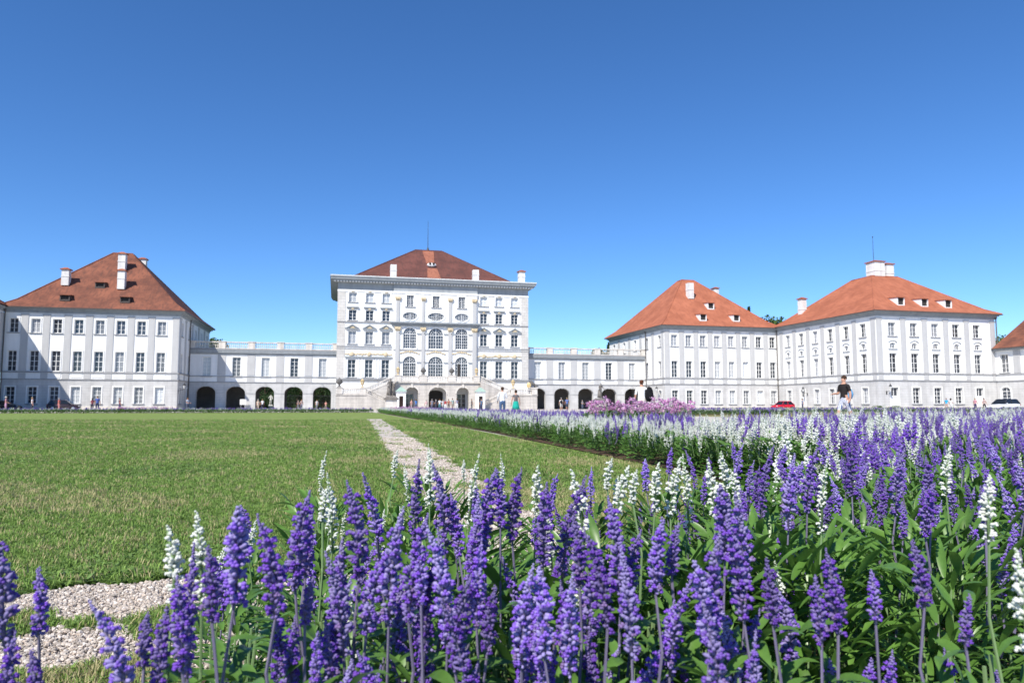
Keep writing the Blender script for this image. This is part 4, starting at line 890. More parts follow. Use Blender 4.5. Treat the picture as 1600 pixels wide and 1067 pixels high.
far_list = [
 (877,98,(.72,.70,.68),(.55,.52,.48),'short','visitor in white shirt carrying a dark rucksack by the sunny arches',1.78,180),
 (886,99,(.10,.16,.36),(.06,.07,.10),'short','visitor in blue top and dark shorts by the sunny arches',1.82,180),
 (910,140,(.25,.27,.30),(.12,.14,.2),'long','grey figure inside the third sunny arch',1.75,0),
 (921,139,(.42,.09,.08),(.6,.6,.6),'long','visitor in red standing at the pier of the third sunny arch',1.7,20),
 (643,112,(.70,.40,.34),(.55,.45,.4),'short','red haired visitor in pale pink before the first stair arch',1.66,200),
 (650,113,(.05,.20,.55),(.1,.12,.2),'long','visitor in bright blue before the first stair arch',1.72,180),
 (666,114,(.72,.50,.50),(.6,.55,.5),'short','visitor in pink by the pier between the stair arches',1.62,190),
 (675,113,(.22,.23,.28),(.15,.15,.2),'long','visitor in slate grey before the main door',1.74,170),
 (681,112,(.06,.06,.08),(.08,.08,.1),'long','visitor in black jacket at the main door',1.66,180),
 (687,113,(.62,.66,.68),(.10,.25,.28),'long','visitor in white and teal at the main door',1.76,160),
 (692,114,(.55,.56,.58),(.5,.5,.52),'long','visitor in pale grey at the main door',1.68,190),
 (696,112,(.40,.06,.07),(.75,.75,.75),'long','visitor in red top and white trousers at the main door',1.66,180),
 (701,113,(.30,.12,.08),(.12,.1,.1),'long','visitor in brown by the pier right of the main door',1.72,170),
 (707,110,(.30,.42,.40),(.35,.30,.25),'short','tall visitor in grey green shirt walking to the door',1.84,180),
 (714,108,(.27,.27,.36),(.76,.75,.73),'long','visitor in slate shirt and white trousers walking to the door',1.80,180),
 (737,112,(.10,.10,.10),(.09,.09,.1),'long','dark clothed visitor by the third stair arch',1.74,90),
 (752,114,(.10,.17,.26),(.05,.08,.15),'long','visitor in denim blue standing in front of the sentry box',1.72,0),
 (9,84.5,(.45,.22,.26),(.5,.3,.42),'short','visitor with pale hat at the left end of the far band',1.74,100),
 (50,85,(.66,.60,.60),(.05,.05,.07),'long','visitor in white top before the shaded window',1.7,90),
 (92,85.5,(.62,.16,.13),(.5,.2,.2),'short','visitor in coral red beside the parked dark car',1.62,80),
 (144,86,(.18,.05,.07),(.04,.04,.06),'long','visitor in dark red beside the man in blue',1.62,170),
 (152,85,(.06,.10,.30),(.03,.04,.09),'long','broad man in royal blue shirt behind the far band',1.84,180),
 (187,86,(.16,.05,.06),(.06,.05,.12),'short','visitor with dark rucksack below the fifth ground floor window',1.62,100),
 (293,88,(.45,.50,.56),(.08,.09,.13),'long','visitor in pale blue by the shaded pavilion corner',1.70,60),
 (403,118,(.60,.52,.42),(.55,.45,.35),'long','visitor in beige with hat in the third arch',1.70,0),
 (410,118,(.72,.72,.72),(.06,.06,.08),'long','visitor in white top in the third arch',1.75,180),
 (466,120,(.25,.20,.2),(.2,.2,.22),'long','visitor in grey before the fourth arch gate',1.6,20),
 (471,119,(.40,.30,.28),(.2,.2,.25),'long','visitor in dusty rose before the fourth arch gate',1.74,10),
 (495,121,(.55,.55,.52),(.3,.3,.3),'long','visitor in pale grey before the fifth arch gate',1.70,0),
 (509,120,(.60,.30,.24),(.3,.25,.2),'short','visitor in salmon shirt before the fifth arch gate',1.45,0),
 (1254,101,(.18,.20,.28),(.06,.06,.1),'long','small dark visitor beside the red car',1.70,90),
 (1479,100,(.03,.36,.60),(.45,.30,.25),'short','visitor in cyan shirt below the wing windows',1.78,90),
 (1486,101,(.74,.72,.74),(.6,.6,.62),'long','visitor in white with black hat beside the cyan shirt',1.70,90),
 (1524,99,(.50,.24,.28),(.06,.05,.12),'long','woman in pink top near the wing door',1.74,90),
 (1538,99,(.46,.34,.32),(.05,.04,.05),'long','woman in rose top with dark bag next to the white car',1.74,90),
]
for i, (u, d, t, bt, lg, lab, h, fc) in enumerate(far_list):
    key = ('far_a','far_b','far_c')[i % 3]
    kw = (FAR, dict(arms=((.05,.2),(.04,-.1)), stride=.22), dict(arms=((.02,.1),(.02,.1)), bent=(.6,.6), fem=True))[i % 3]
    person(ground_at(u, d), R(fc)+random.uniform(-.3,.3), key, t, bt, leg=lg, h=h, label=lab, hair=random.choice([(.04,.025,.02),(.10,.06,.03),(.3,.22,.12),(.3,.28,.26)]), hat=(.6,.57,.5) if u in (9,403) else ((.02,.02,.02) if u == 1486 else None), long_hair=(i % 3 == 2), skin=i % 2, group='visitors before the palace', **kw)
backpack(ground_at(877,98)+Vector((-.05,-.2,1.0)), 0, (.03,.03,.035), 1.1, 'dark rucksack on the visitor in white by the arches')

# ------------------------------------------------------------------ statues
def statue_group(p, s, label, two=True):
    o = empty('stone_statue', p); m = M['stone_grey']
    b = MB(); b.box(-.95,.95,-.95,.95,0,1.75); b.box(-1.12,1.12,-1.12,1.12,0,.3); b.build('pedestal', M['stone_plain'], o, loc=(0,0,0))
    b = MB(); b.box(-1.2,1.2,-1.2,1.2,1.752,2.0); b.hexa([(-1.05,-1.05,2.0),(1.05,-1.05,2.0),(1.05,1.05,2.0),(-1.05,1.05,2.0)], [(-.75,-.75,2.35),(.75,-.75,2.35),(.75,.75,2.35),(-.75,.75,2.35)]); b.build('plinth_cap', m, o, loc=(0,0,0))
    for k in range(2 if two else 1):
        src, lab = pose_mesh('stat%d' % k, stride=.25*(1-2*k), arms=((.25,.2),(.05,.35)), bent=(.9,.3), lean=.15); me = src.copy(); me.materials.append(m); me.polygons.foreach_set('use_smooth', [True]*len(me.polygons))
        f = put('figure', me, o, (-.25+.5*k if two else 0, -.1+.25*k, 2.3), (0,0,R(25-60*k)), 1.75 if k == 0 else 1.5)
        d = MB(); d.lathe([(.30,.1),(.25,.45),(.22,.8),(.17,1.02)], (0,.08,0), 9); d.blob((.12,.1,1.2), (.17,.11,.26)); d.blob((-.12,-.02,.5), (.17,.15,.45), jit=.2); d.build('drapery', m, f, True, loc=(0,0,0))
    o.scale = (s,)*3
    return tag(o, label, 'statue', 'stone statues on pedestals')
statue_group(ground_at(611,124), 1.0, 'dark weathered statue group on a pedestal before the stairs'); statue_group(ground_at(938,110), .78, 'smaller dark stone statue on a pedestal before the sunny arches', False)
g = ground_at(423,150); src, lab = pose_mesh('stat0'); me = src.copy(); me.materials.append(M['white']); 
o = empty('garden_statue', g); put('figure', me, o, (0,0,.9), (0,0,0), 1.2); b = MB(); b.box(-.4,.4,-.4,.4,0,.92); b.build('pedestal', M['white'], o, loc=(0,0,0)); tag(o, 'white marble garden statue seen through the third arch', 'statue')
o = empty('stone_lion', (36.6,133.5,4.0)); b = MB(); b.box(-1.0,.9,-.4,.4,.0,.16); b.build('base', M['stone_plain'], o, loc=(0,0,0))
J = {'a': ((.65,0,.55),(.26,.24)), 'b': ((.1,0,.75),(.26,.25)), 'c': ((-.35,0,1.05),(.30,.28)), 'd': ((-.6,0,1.35),(.27,.27)), 'e': ((-.85,0,1.33),(.15,.14)), 'fl': ((-.45,-.2,.6),.12), 'gl': ((-.5,-.2,.2),.1), 'fr': ((-.45,.2,.6),.12), 'gr': ((-.5,.2,.2),.1), 'hl': ((.55,-.26,.4),.16), 'il': ((.25,-.28,.2),.1), 'hr': ((.55,.26,.4),.16), 'ir': ((.25,.28,.2),.1), 't': ((.95,0,.35),.05), 't2': ((1.05,.05,.75),.04)}
me = skin_mesh(J, [('b','a'),('b','c'),('c','d'),('d','e'),('c','fl'),('fl','gl'),('c','fr'),('fr','gr'),('a','hl'),('hl','il'),('a','hr'),('hr','ir'),('a','t'),('t','t2')], 'b'); me.materials.append(M['stone_dark']); put('body', me, o)
b = MB(); b.lathe([(.02,-.06),(.38,-.04),(.42,0),(.3,.06),(.05,.12)], (0,0,0), 12); q = b.build('gilt_shield', M['gold'], o, loc=(-.95,-.25,.6)); q.rotation_euler = (R(90),0,R(-20)); q.scale = (1,1.35,1)
tag(o, 'dark stone lion with gilt shield on the stair wall', 'statue')

# ------------------------------------------------------------------ cars
def car(p, rz, paint, label, L=4.1, W=1.75, H=1.5, roof=None, suv=False):
    o = empty('parked_car', p, rz); pm = mat('car_paint', paint, .25, .6); rm = mat('car_roof_paint', roof, .25, .6) if roof else pm
    hb = .95 if suv else .86; gl = .22                        # x along the car, nose at -L/2
    low = [(-.5,.42,.62),(-.485,.30,.72),(-.40,.24,.80),(-.22,.22,hb),(0,.2,hb+.04),(.25,.2,hb+.06),(.44,.24,hb+.05),(.495,.32,hb-.05),(.5,.5,.75)]
    b = MB(); rings = []
    for fx, z0, z1 in low:
        x = fx*L; wv = W/2*(1-.55*max(0,abs(fx)-.38)**1.3*4); r = [(x,-wv*.93,z0),(x,-wv,(z0+z1)/2),(x,-wv*.92,z1-.02),(x,0,z1+.03),(x,wv*.92,z1-.02),(x,wv,(z0+z1)/2),(x,wv*.93,z0),(x,0,z0)]
        rings.append(len(b.v)); b.v += r
    for a, c in zip(rings, rings[1:]):
        for i in range(8): j = (i+1) % 8; b.f.append((a+i,c+i,c+j,a+j)); b.m.append(0)
    b.f.append(tuple(rings[0]+i for i in range(8))); b.m.append(0); b.f.append(tuple(rings[-1]+i for i in reversed(range(8)))); b.m.append(0)
    b.build('body', pm, o, True, loc=(0,0,0))
    zb = hb+.0; g = MB(); tx = (-.14*L, .02*L-.03*L, .34*L, .47*L)   # windscreen foot, roof start, roof end, tail foot
    bot = [(-.25*L,zb),( .46*L,zb+.04)]; top = [(-.07*L,H-.06),(.30*L if not suv else .38*L,H-.06)]
    wb, wt = W/2*.9, W/2*.70
    g.hexa([(bot[0][0],-wb,bot[0][1]),(bot[1][0],-wb,bot[1][1]),(bot[1][0],wb,bot[1][1]),(bot[0][0],wb,bot[0][1])], [(top[0][0],-wt,top[0][1]),(top[1][0],-wt,top[1][1]),(top[1][0],wt,top[1][1]),(top[0][0],wt,top[0][1])])
    g.build('windows', M['carglass'], o, loc=(0,0,0))
    r = MB(); e = .02; r.hexa([(top[0][0]-.05,-wt-e,H-.075),(top[1][0]+.12,-wt-e,H-.075),(top[1][0]+.12,wt+e,H-.075),(top[0][0]-.05,wt+e,H-.075)], [(top[0][0]+.15,-wt+.08,H),(top[1][0]-.02,-wt+.08,H),(top[1][0]-.02,wt-.08,H),(top[0][0]+.15,wt-.08,H)])
    r.build('roof', rm, o, loc=(0,0,0))
    pl = MB()
    for s in (-1, 1):
        for q in (0,1):
            pl.tube([(bot[q][0],s*(wb+.01),bot[q][1]),(top[q][0],s*(wt+.01),top[q][1])], .04, 4)
        pl.tube([(.1*L,s*(wb+.01),zb+.02),(.12*L,s*(wt+.01),H-.06)], .045, 4)
    pl.build('pillars', rm, o, loc=(0,0,0))
    for s in (-1, 1):
        for fx in (-.31, .31):
            wo = empty('wheel', (fx*L, s*(W/2-.1), .32), 0, o)
            t = MB(); t.lathe([(.2,-.1),(.31,-.1),(.33,-.05),(.33,.05),(.31,.1),(.2,.1)], (0,0,0), 16); q = t.build('tyre', M['rubber'], wo, loc=(0,0,0)); q.rotation_euler = (R(90),0,0)
            t = MB(); t.lathe([(.05,-.11),(.21,-.105),(.21,.105),(.05,.11)], (0,0,0), 12); q = t.build('rim', M['rim'], wo, loc=(0,0,0)); q.rotation_euler = (R(90),0,0)
        h_ = MB(); h_.blob((-.475*L, s*W*.36, .66), (.12,.16,.07), nu=8); h_.build('headlight', M['headlight'], o, loc=(0,0,0))
        h_ = MB(); h_.blob((.485*L, s*W*.38, .82), (.06,.12,.14), nu=8); h_.build('tail_light', M['taillight'], o, loc=(0,0,0))
        h_ = MB(); h_.blob((-.17*L, s*(W/2+.06), zb+.08), (.07,.1,.07), nu=6); h_.build('side_mirror', pm, o, loc=(0,0,0))
    return tag(o, label, 'car', 'cars parked before the palace')
car(ground_at(1223,120), R(12), (.55,.012,.03), 'small red hatchback parked before the pavilion', 4.0, 1.7, 1.5)
car(ground_at(1568,96), R(10), (.72,.73,.74), 'white estate car with black roof beside the low wing', 4.7, 1.85, 1.62, (.02,.02,.022), True)
car(ground_at(100,112), R(-172), (.03,.018,.022), 'dark maroon car parked in the shadow by the third window', 4.4, 1.8, 1.6, None, True)
car(ground_at(6,110), R(175), (.012,.012,.015), 'black car in deep shadow at the left end', 4.5, 1.8, 1.5)

# ------------------------------------------------------------------ trees
def leaf_cloud(b, c, r, n, s, m=0):
    for _ in range(n):
        v = Vector((random.gauss(0,1), random.gauss(0,1), random.gauss(0,1))).normalized(); q = random.random()**.4
        p = Vector(c)+Vector((v.x*r[0], v.y*r[1], v.z*r[2]))*q; a = Vector((random.gauss(0,1), random.gauss(0,1), random.gauss(0,1))).normalized(); e = a.orthogonal().normalized(); f = a.cross(e); k = s*random.uniform(.6,1.3)
        b.poly([p-e*k, p+f*k*.6, p+e*k, p-f*k*.6], m)
def tree(p, h, w, label, fir=False, low=.3, dark=False):
    o = empty('conifer_tree' if fir else 'park_tree', p); b = MB(); b.tube([(0,0,0),(.15,.1,h*.35),(-.1,0,h*.8)], [h*.025,h*.018,h*.006], 8)
    lobes = []
    for i in range(16 if not fir else 14):
        if fir: z = h*(low+(.97-low)*i/13); rr = w*(1.02-i/13)*.6; c = (random.uniform(-.2,.2), random.uniform(-.2,.2), z); lobes.append((c, (rr,rr,h*.055)))
        else:
            a = random.uniform(0,6.28); q = random.uniform(.1,.8)*w*.7; z = h*random.uniform(low,.9); k = 1-.55*abs(z/h-.6); c = (q*math.cos(a)*k, q*math.sin(a)*k, z); lobes.append((c, (w*.30,w*.30,h*.12)))
            b.tube([(0,0,h*.3),c], [h*.008,h*.003], 5)
    b.build('trunk', M['bark'], o, loc=(0,0,0)); q = MB()
    for c, r in lobes: leaf_cloud(q, c, r, 260, h*.019)
    q.build('crown', M['fir'] if fir or dark else M['crown'], o, loc=(0,0,0))
    return tag(o, label, 'tree', 'trees behind the palace')
tree((-28.8,186,0), 17.2, 6, 'leafy tree rising beside the shaded pavilion corner')
tree((-12.5,168,0), 8.2, 8, 'leafy tree seen through the third open arch', low=.12, dark=True); tree((-5.5,170,0), 8.6, 8, 'leafy tree seen through the fourth open arch', low=.12, dark=True); tree((1.0,172,0), 8.8, 8, 'leafy tree seen through the fifth open arch', low=.12, dark=True)
for i_, (x_, y_, h_) in enumerate(((-16,176,9.5),(-9,180,10),(-3,183,10),(4,180,10),(-20,184,10),(9,186,10))): tree((x_,y_,0), h_, 10, ['dense park tree behind the third arch','dense park tree behind the fourth arch','dense park tree behind the fifth arch','park tree half hidden by the central block','park tree half hidden by the arcade pier','park tree glimpsed beside the central block'][i_], low=.08, dark=True)
b = MB()
for _ in range(5200):
    p = Vector((rng.uniform(-34,14), rng.uniform(190,192.5), 7.5*rng.random())); a = Vector(rng.normal(size=3)).normalized(); e = a.orthogonal().normalized(); f = a.cross(e); k = .35+.25*rng.random(); b.poly([p-e*k,p+f*k*.7,p+e*k,p-f*k*.7])
b.box(-34,14,190.8,191.6,0,7.0); tag(b.build('added_screen_hedge', M['fir']), 'tall dark hedge added to screen the bright gaps behind the open arches', 'hedge')  # hedge added to block bright lawn and sky between the trees
tree((115,172,0), 25.8, 11, 'leafy tree in the gap between the two orange roofs'); tree((107.5,173,0), 26.6, 6, 'dark conifer in the gap between the orange roofs', True)
tree((140.5,128,0), 16.6, 8, 'leafy tree between projecting wing and low wing'); tree((69.2,178,0), 17.0, 3.5, 'dark conifer top behind the sunny balustrade', True); tree((67.4,180,0), 15.9, 5, 'leafy treetop behind the sunny balustrade')

# ------------------------------------------------------------------ scattering helper (stuff only)
def scatter(name, pts, rots, scl, sources, label, cat=None, pick=None):
    """one object: points that carry small meshes, for what nobody could count"""
    n = len(pts); me = bpy.data.meshes.new(name); me.from_pydata([tuple(p) for p in pts], [], [])
    a = me.attributes.new('rot', 'FLOAT_VECTOR', 'POINT'); a.data.foreach_set('vector', np.asarray(rots, dtype=np.float32).ravel())
    a = me.attributes.new('scl', 'FLOAT', 'POINT'); a.data.foreach_set('value', np.asarray(scl, dtype=np.float32))
    a = me.attributes.new('pick', 'INT', 'POINT'); a.data.foreach_set('value', np.asarray(pick if pick is not None else rng.integers(0, len(sources), n), dtype=np.int32))
    o = put(name, me); g = bpy.data.node_groups.new(name, 'GeometryNodeTree'); N = g.nodes; L = g.links
    g.interface.new_socket('Geometry', in_out='INPUT', socket_type='NodeSocketGeometry'); g.interface.new_socket('Geometry', in_out='OUTPUT', socket_type='NodeSocketGeometry')
    gi = N.new('NodeGroupInput'); go = N.new('NodeGroupOutput'); last = []
    for k, src in enumerate(sources):
        io = N.new('GeometryNodeInstanceOnPoints'); oi = N.new('GeometryNodeObjectInfo'); oi.inputs['Object'].default_value = src; oi.inputs['As Instance'].default_value = True
        at = N.new('GeometryNodeInputNamedAttribute'); at.data_type = 'INT'; at.inputs['Name'].default_value = 'pick'
        cp = N.new('FunctionNodeCompare'); cp.data_type = 'INT'; cp.operation = 'EQUAL'; L.new(at.outputs['Attribute'], cp.inputs[2]); cp.inputs[3].default_value = k
        ar_ = N.new('GeometryNodeInputNamedAttribute'); ar_.data_type = 'FLOAT_VECTOR'; ar_.inputs['Name'].default_value = 'rot'
        as_ = N.new('GeometryNodeInputNamedAttribute'); as_.data_type = 'FLOAT'; as_.inputs['Name'].default_value = 'scl'
        er = N.new('FunctionNodeEulerToRotation'); L.new(ar_.outputs['Attribute'], er.inputs[0])
        L.new(gi.outputs[0], io.inputs['Points']); L.new(cp.outputs[0], io.inputs['Selection']); L.new(oi.outputs['Geometry'], io.inputs['Instance']); L.new(er.outputs[0], io.inputs['Rotation']); L.new(as_.outputs['Attribute'], io.inputs['Scale'])
        last.append(io)
    jn = N.new('GeometryNodeJoinGeometry')
    for io in last: L.new(io.outputs[0], jn.inputs[0])
    L.new(jn.outputs[0], go.inputs[0])
    md = o.modifiers.new('scatter', 'NODES'); md.node_group = g
    return tag(o, label, cat, kind='stuff')
def source(name, mesh): return bpy.data.objects.new(name, mesh)        # not linked: only a pattern for scatter

# ------------------------------------------------------------------ salvia: spikes, leaves
def frame_of(d):
    d = d.normalized(); a = d.orthogonal().normalized(); return d, a, d.cross(a)
def floret(b, p, d, ln, w, m):                  # a bud: five sided spindle
    d, a, c = frame_of(d); k = len(b.v); n = 5
    b.v.append(tuple(p))
    for t, r in ((.35,1.0),(.75,.8)):
        for i in range(n): th = 6.283*i/n; q = p+d*ln*t+(a*math.cos(th)+c*math.sin(th))*w*r; b.v.append(tuple(q))
    b.v.append(tuple(p+d*ln))
    for i in range(n):
        j = (i+1) % n; b.f += [(k,k+1+j,k+1+i),(k+1+i,k+1+j,k+1+n+j,k+1+n+i),(k+1+n+i,k+1+n+j,k+1+2*n)]; b.m += [m]*3
def lip(b, p, d, s, m):                          # open corolla: hood and a broad two lobed lower lip
    d = d.normalized(); side = d.cross(Vector((0,0,1))); side = side.normalized() if side.length > 1e-4 else Vector((1,0,0)); up = side.cross(d).normalized()
    floret(b, p, (d+up*.25), s*.9, s*.28, m)
    q = p+d*s*.62-up*s*.12                     # puffed lower lip: two rounded lobes
    for sd in (-1, 1): b.blob(q+side*s*.22*sd-up*s*.10, (s*.30, s*.30, s*.24), m, 5, 3)
def spike_mesh(seed, L=.14, W=.017, white=False, loose=.12, lod=0):
    r = random.Random(seed); b = MB(); bend = Vector((r.uniform(-.22,.22), r.uniform(-.22,.22), 0)); n = 6 if lod else 11
    axis = lambda t: Vector((bend.x*t*t*L, bend.y*t*t*L, L*t))
    b.tube([axis(t) for t in (0,.5,1)], [.0022,.0018,.0008], 5, 0)
    t = 0.0; gap_at = r.uniform(.1,.35)
    while t < 1:
        prof = min(1, .62+1.6*t) if t < .25 else (1 if t < .45 else max(.10, 1-((t-.45)/.55)**1.35*.88)); s = prof
        s *= r.uniform(.72,1.12); step = (.0058 if not lod else .014)*(.5+.5*prof)/L
        k = max(4, int(n*(.6+.4*s))); ph = r.uniform(0,6.28)
        for i in range(k):
            if r.random() < loose*(2.2 if t < .35 else 1.0): continue
            a = ph+6.283*i/k+r.uniform(-.25,.25); el = r.uniform(-.15,.8)+.45*t; d = Vector((math.cos(a)*math.cos(el), math.sin(a)*math.cos(el), math.sin(el))); p = axis(t)+Vector((0,0,r.uniform(-.003,.003)))
            ln = W*s*r.uniform(.75,1.1)
            if lod: 
                q = p+d*ln*.75; w_ = W*.42*s; b_m = 2 if (r.random() < .6 and t < .75) else 1
                dd, aa, cc = frame_of(d); kk = len(b.v); b.v += [tuple(q-dd*w_*1.3),tuple(q+aa*w_),tuple(q+cc*w_),tuple(q-aa*w_),tuple(q-cc*w_),tuple(q+dd*w_*1.2)]
                for x in range(4): y = (x+1) % 4; b.f += [(kk,kk+1+y,kk+1+x),(kk+5,kk+1+x,kk+1+y)]; b.m += [b_m]*2
                continue
            floret(b, p+d*ln*.12, d, ln*.9, W*.19*(.5+.5*s), 1)
            if t < .82 and r.random() < (.5 if t < .55 else .28): lip(b, p+d*ln*.62, d+Vector((0,0,-.15)), W*r.uniform(.34,.60), 2 if r.random() > .16 or t > .3 else 3)
        t += step
    ms = [M['stalk_green'], M['wbud'], M['wpetal'], M['wbud']] if white else [M['stalk'], M['bud2'], M['petal2'], M['petal_old']] if seed % 3 == 1 else [M['stalk'], M['bud'], M['petal'], M['petal_old']]
    return b.mesh('flower_spike', ms, not lod)
def leaf_mesh(seed, L=.075, W=.011, lod=0):
    r = random.Random(seed); b = MB(); n = 3 if lod else 6; droop = r.uniform(.15,.9); twist = r.uniform(-.5,.5); pts = []
    for i in range(n+1):
        t = i/n; w_ = W*math.sin(math.pi*min(1,(t*.92+.05))**.8)*(1 if t < .98 else .1); z = L*(.35*t-droop*t*t*.75); x = L*t*(1-.12*droop*t); tw = twist*t; up = .32*w_
        pts.append([(x, -w_*math.cos(tw), z+up-w_*math.sin(tw)), (x,0,z), (x, w_*math.cos(tw), z+up+w_*math.sin(tw))])
    for i in range(n):
        for k in (0,1):
            b.poly([pts[i][k], pts[i+1][k], pts[i+1][k+1], pts[i][k+1]])
    me = b.mesh('leaf', [M['leaf']]); 
    bm = bmesh.new(); bm.from_mesh(me); bmesh.ops.remove_doubles(bm, verts=bm.verts, dist=1e-5); bm.to_mesh(me); bm.free(); me.polygons.foreach_set('use_smooth', [True]*len(me.polygons)); return me
SP = [spike_mesh(i, L, W, False, lo) for i, (L, W, lo) in enumerate(((.105,.0135,.14),(.092,.0155,.16),(.135,.0120,.30),(.075,.0115,.06),(.118,.0145,.24),(.055,.0095,.05),(.095,.0125,.16),(.125,.0130,.34),(.085,.0140,.20)))]
SW = [spike_mesh(40+i, L, W, True, lo) for i, (L, W, lo) in enumerate(((.095,.0120,.32),(.12,.0110,.38),(.075,.0115,.25),(.05,.009,.12)))]
LF = [leaf_mesh(i, random.uniform(.045,.070), random.uniform(.0068,.0098)) for i in range(7)]
def stalk_mesh(h, white, seed):
    r = random.Random(seed); b = MB(); b.tube([(0,0,0),(r.uniform(-.01,.01),r.uniform(-.01,.01),h*.5),(0,0,h)], [.0022,.0019,.0016], 5); return b.mesh('stalk', [M['stalk_green'] if white else M['stalk']])
STK = {(w_,k): stalk_mesh(.10, w_, k) for w_ in (0,1) for k in range(2)}
def leaf_mats(r, hf, n, spread=.15):
    """places of n leaves over a plant whose foliage reaches hf"""
    out = []
    for i in range(n):
        z = hf*(r.random()**.75)*.98+.02; a = r.uniform(0,6.283); q = spread*math.sqrt(r.uniform(.01,1))*(1-.35*z/hf)
        out.append((Vector((q*math.cos(a), q*math.sin(a), z)), (r.uniform(-.35,.35), -r.uniform(.0,.75) if z > hf*.5 else r.uniform(-.3,.35), a+r.uniform(-.6,.6)), r.uniform(.7,1.25)))
    return out
FOL = []
def foliage_mesh(seed, hf, n, lod=0, spread=.12):
    r = random.Random(seed); b = MB(); src = [leaf_mesh(90+k, .07 if not lod else .085, .0072 if not lod else .011, lod) for k in range(3)]
    for loc, rot, s in leaf_mats(r, hf, n, spread):
        me = src[r.randrange(3)]; Mx = Matrix.LocRotScale(loc, Euler(rot), Vector((s,)*3)); k = len(b.v)
        b.v += [tuple(Mx @ v.co) for v in me.vertices]
        for f in me.polygons: b.f.append(tuple(k+i for i in f.vertices)); b.m.append(0)
    for i in range(0 if lod else 3): a = r.uniform(0,6.28); q = r.uniform(.01,.06); b.tube([(q*.3*math.cos(a),q*.3*math.sin(a),0),(q*math.cos(a),q*math.sin(a),hf*.9)], [.003,.002], 4, 1, False)
    return b.mesh('foliage', [M['leaf'] if not lod else M['leaf_far'], M['stalk_green']], True)
FOL = [foliage_mesh(200+i, .40, 210, 0, .16) for i in range(5)]
STEMS = []
for i in range(4):
    r = random.Random(i); b = MB()
    for k in range(4): a = r.uniform(0,6.28); q = r.uniform(.02,.07); b.tube([(q*.3*math.cos(a),q*.3*math.sin(a),0),(q*math.cos(a),q*math.sin(a),.36)], [.004,.0025], 5)
    STEMS.append(b.mesh('stems', [M['stalk_green']]))
count = {'p': 0, 'w': 0}
def salvia(x, y, tip, kind='p', main=None, others=2, label=None, detailed=False, seed=None, lean=(0,0), fh=None, scale=1.0, stalk=None):
    """one plant: root at the soil, its tallest spike ends at height tip"""
    r = random.Random(seed if seed is not None else (int(x*977)+int(y*3571))); white = kind == 'w'; S = SW if white else SP
    o = empty('white_salvia_plant' if white else 'violet_salvia_plant', (x,y,.005), 0)
    count[kind] += 1
    def add_spike(mi, px, py, tz, ln, sc):
        me = S[mi]; L = max(v[2] for v in (me.vertices[-1].co[:],)) if False else SPL[kind][mi]
        L *= sc; z0 = max(.05, tz-L)
        sp_ = put('flower_spike', me, o, (px,py,z0), (ln[1], ln[0], r.uniform(0,6.28)), sc)
        hh = max(.05, min(z0-.02, r.uniform(.10,.22) if stalk is None else stalk)); st_ = put('stalk', STK[(1 if white else 0, r.randrange(2))], sp_, (0,0,-hh/sc), (0,0,0), (1/sc*1.0, 1/sc*1.0, hh/.10/sc))
    mi = main if main is not None else r.randrange(len(S)-1)
    add_spike(mi, lean[0], lean[1], tip, (r.uniform(-.06,.06), r.uniform(-.06,.06)), scale)
    for k in range(others):
        a = r.uniform(0,6.283); q = r.uniform(.03,.11); add_spike(r.randrange(len(S)), q*math.cos(a), q*math.sin(a), tip-r.uniform(.03,.20), (r.uniform(-.18,.18), r.uniform(-.18,.18)), scale*r.uniform(.75,1.0))
    hf = fh if fh else max(.2, tip-.2)
    if detailed:
        put('stems', STEMS[r.randrange(4)], o, (0,0,0), (0,0,r.uniform(0,6.28)), (1,1,hf/.40))
        for loc, rot, s in leaf_mats(r, hf, 60): put('leaf', LF[r.randrange(len(LF))], o, loc, rot, s)
    else: put('foliage', FOL[r.randrange(5)], o, (0,0,0), (0,0,r.uniform(0,6.28)), (1,1,hf/.40))['kind'] = 'stuff'
    return tag(o, label or ('white salvia plant among the violet ones in the near bed' if white else 'violet salvia plant with dense spikes in the near bed'), 'salvia', 'white salvia plants of the near bed' if white else 'violet salvia plants of the near bed')
SPL = {'p': [.105,.092,.135,.075,.118,.055,.095,.125,.085], 'w': [.095,.12,.075,.05]}
def tip_at(u, v, z):                                # ground position of a spike whose tip shows at (u, v) and stands z high
    r = ray(u, v); t = (z-CAM_H)/r.z; return r.x*t, r.y*t
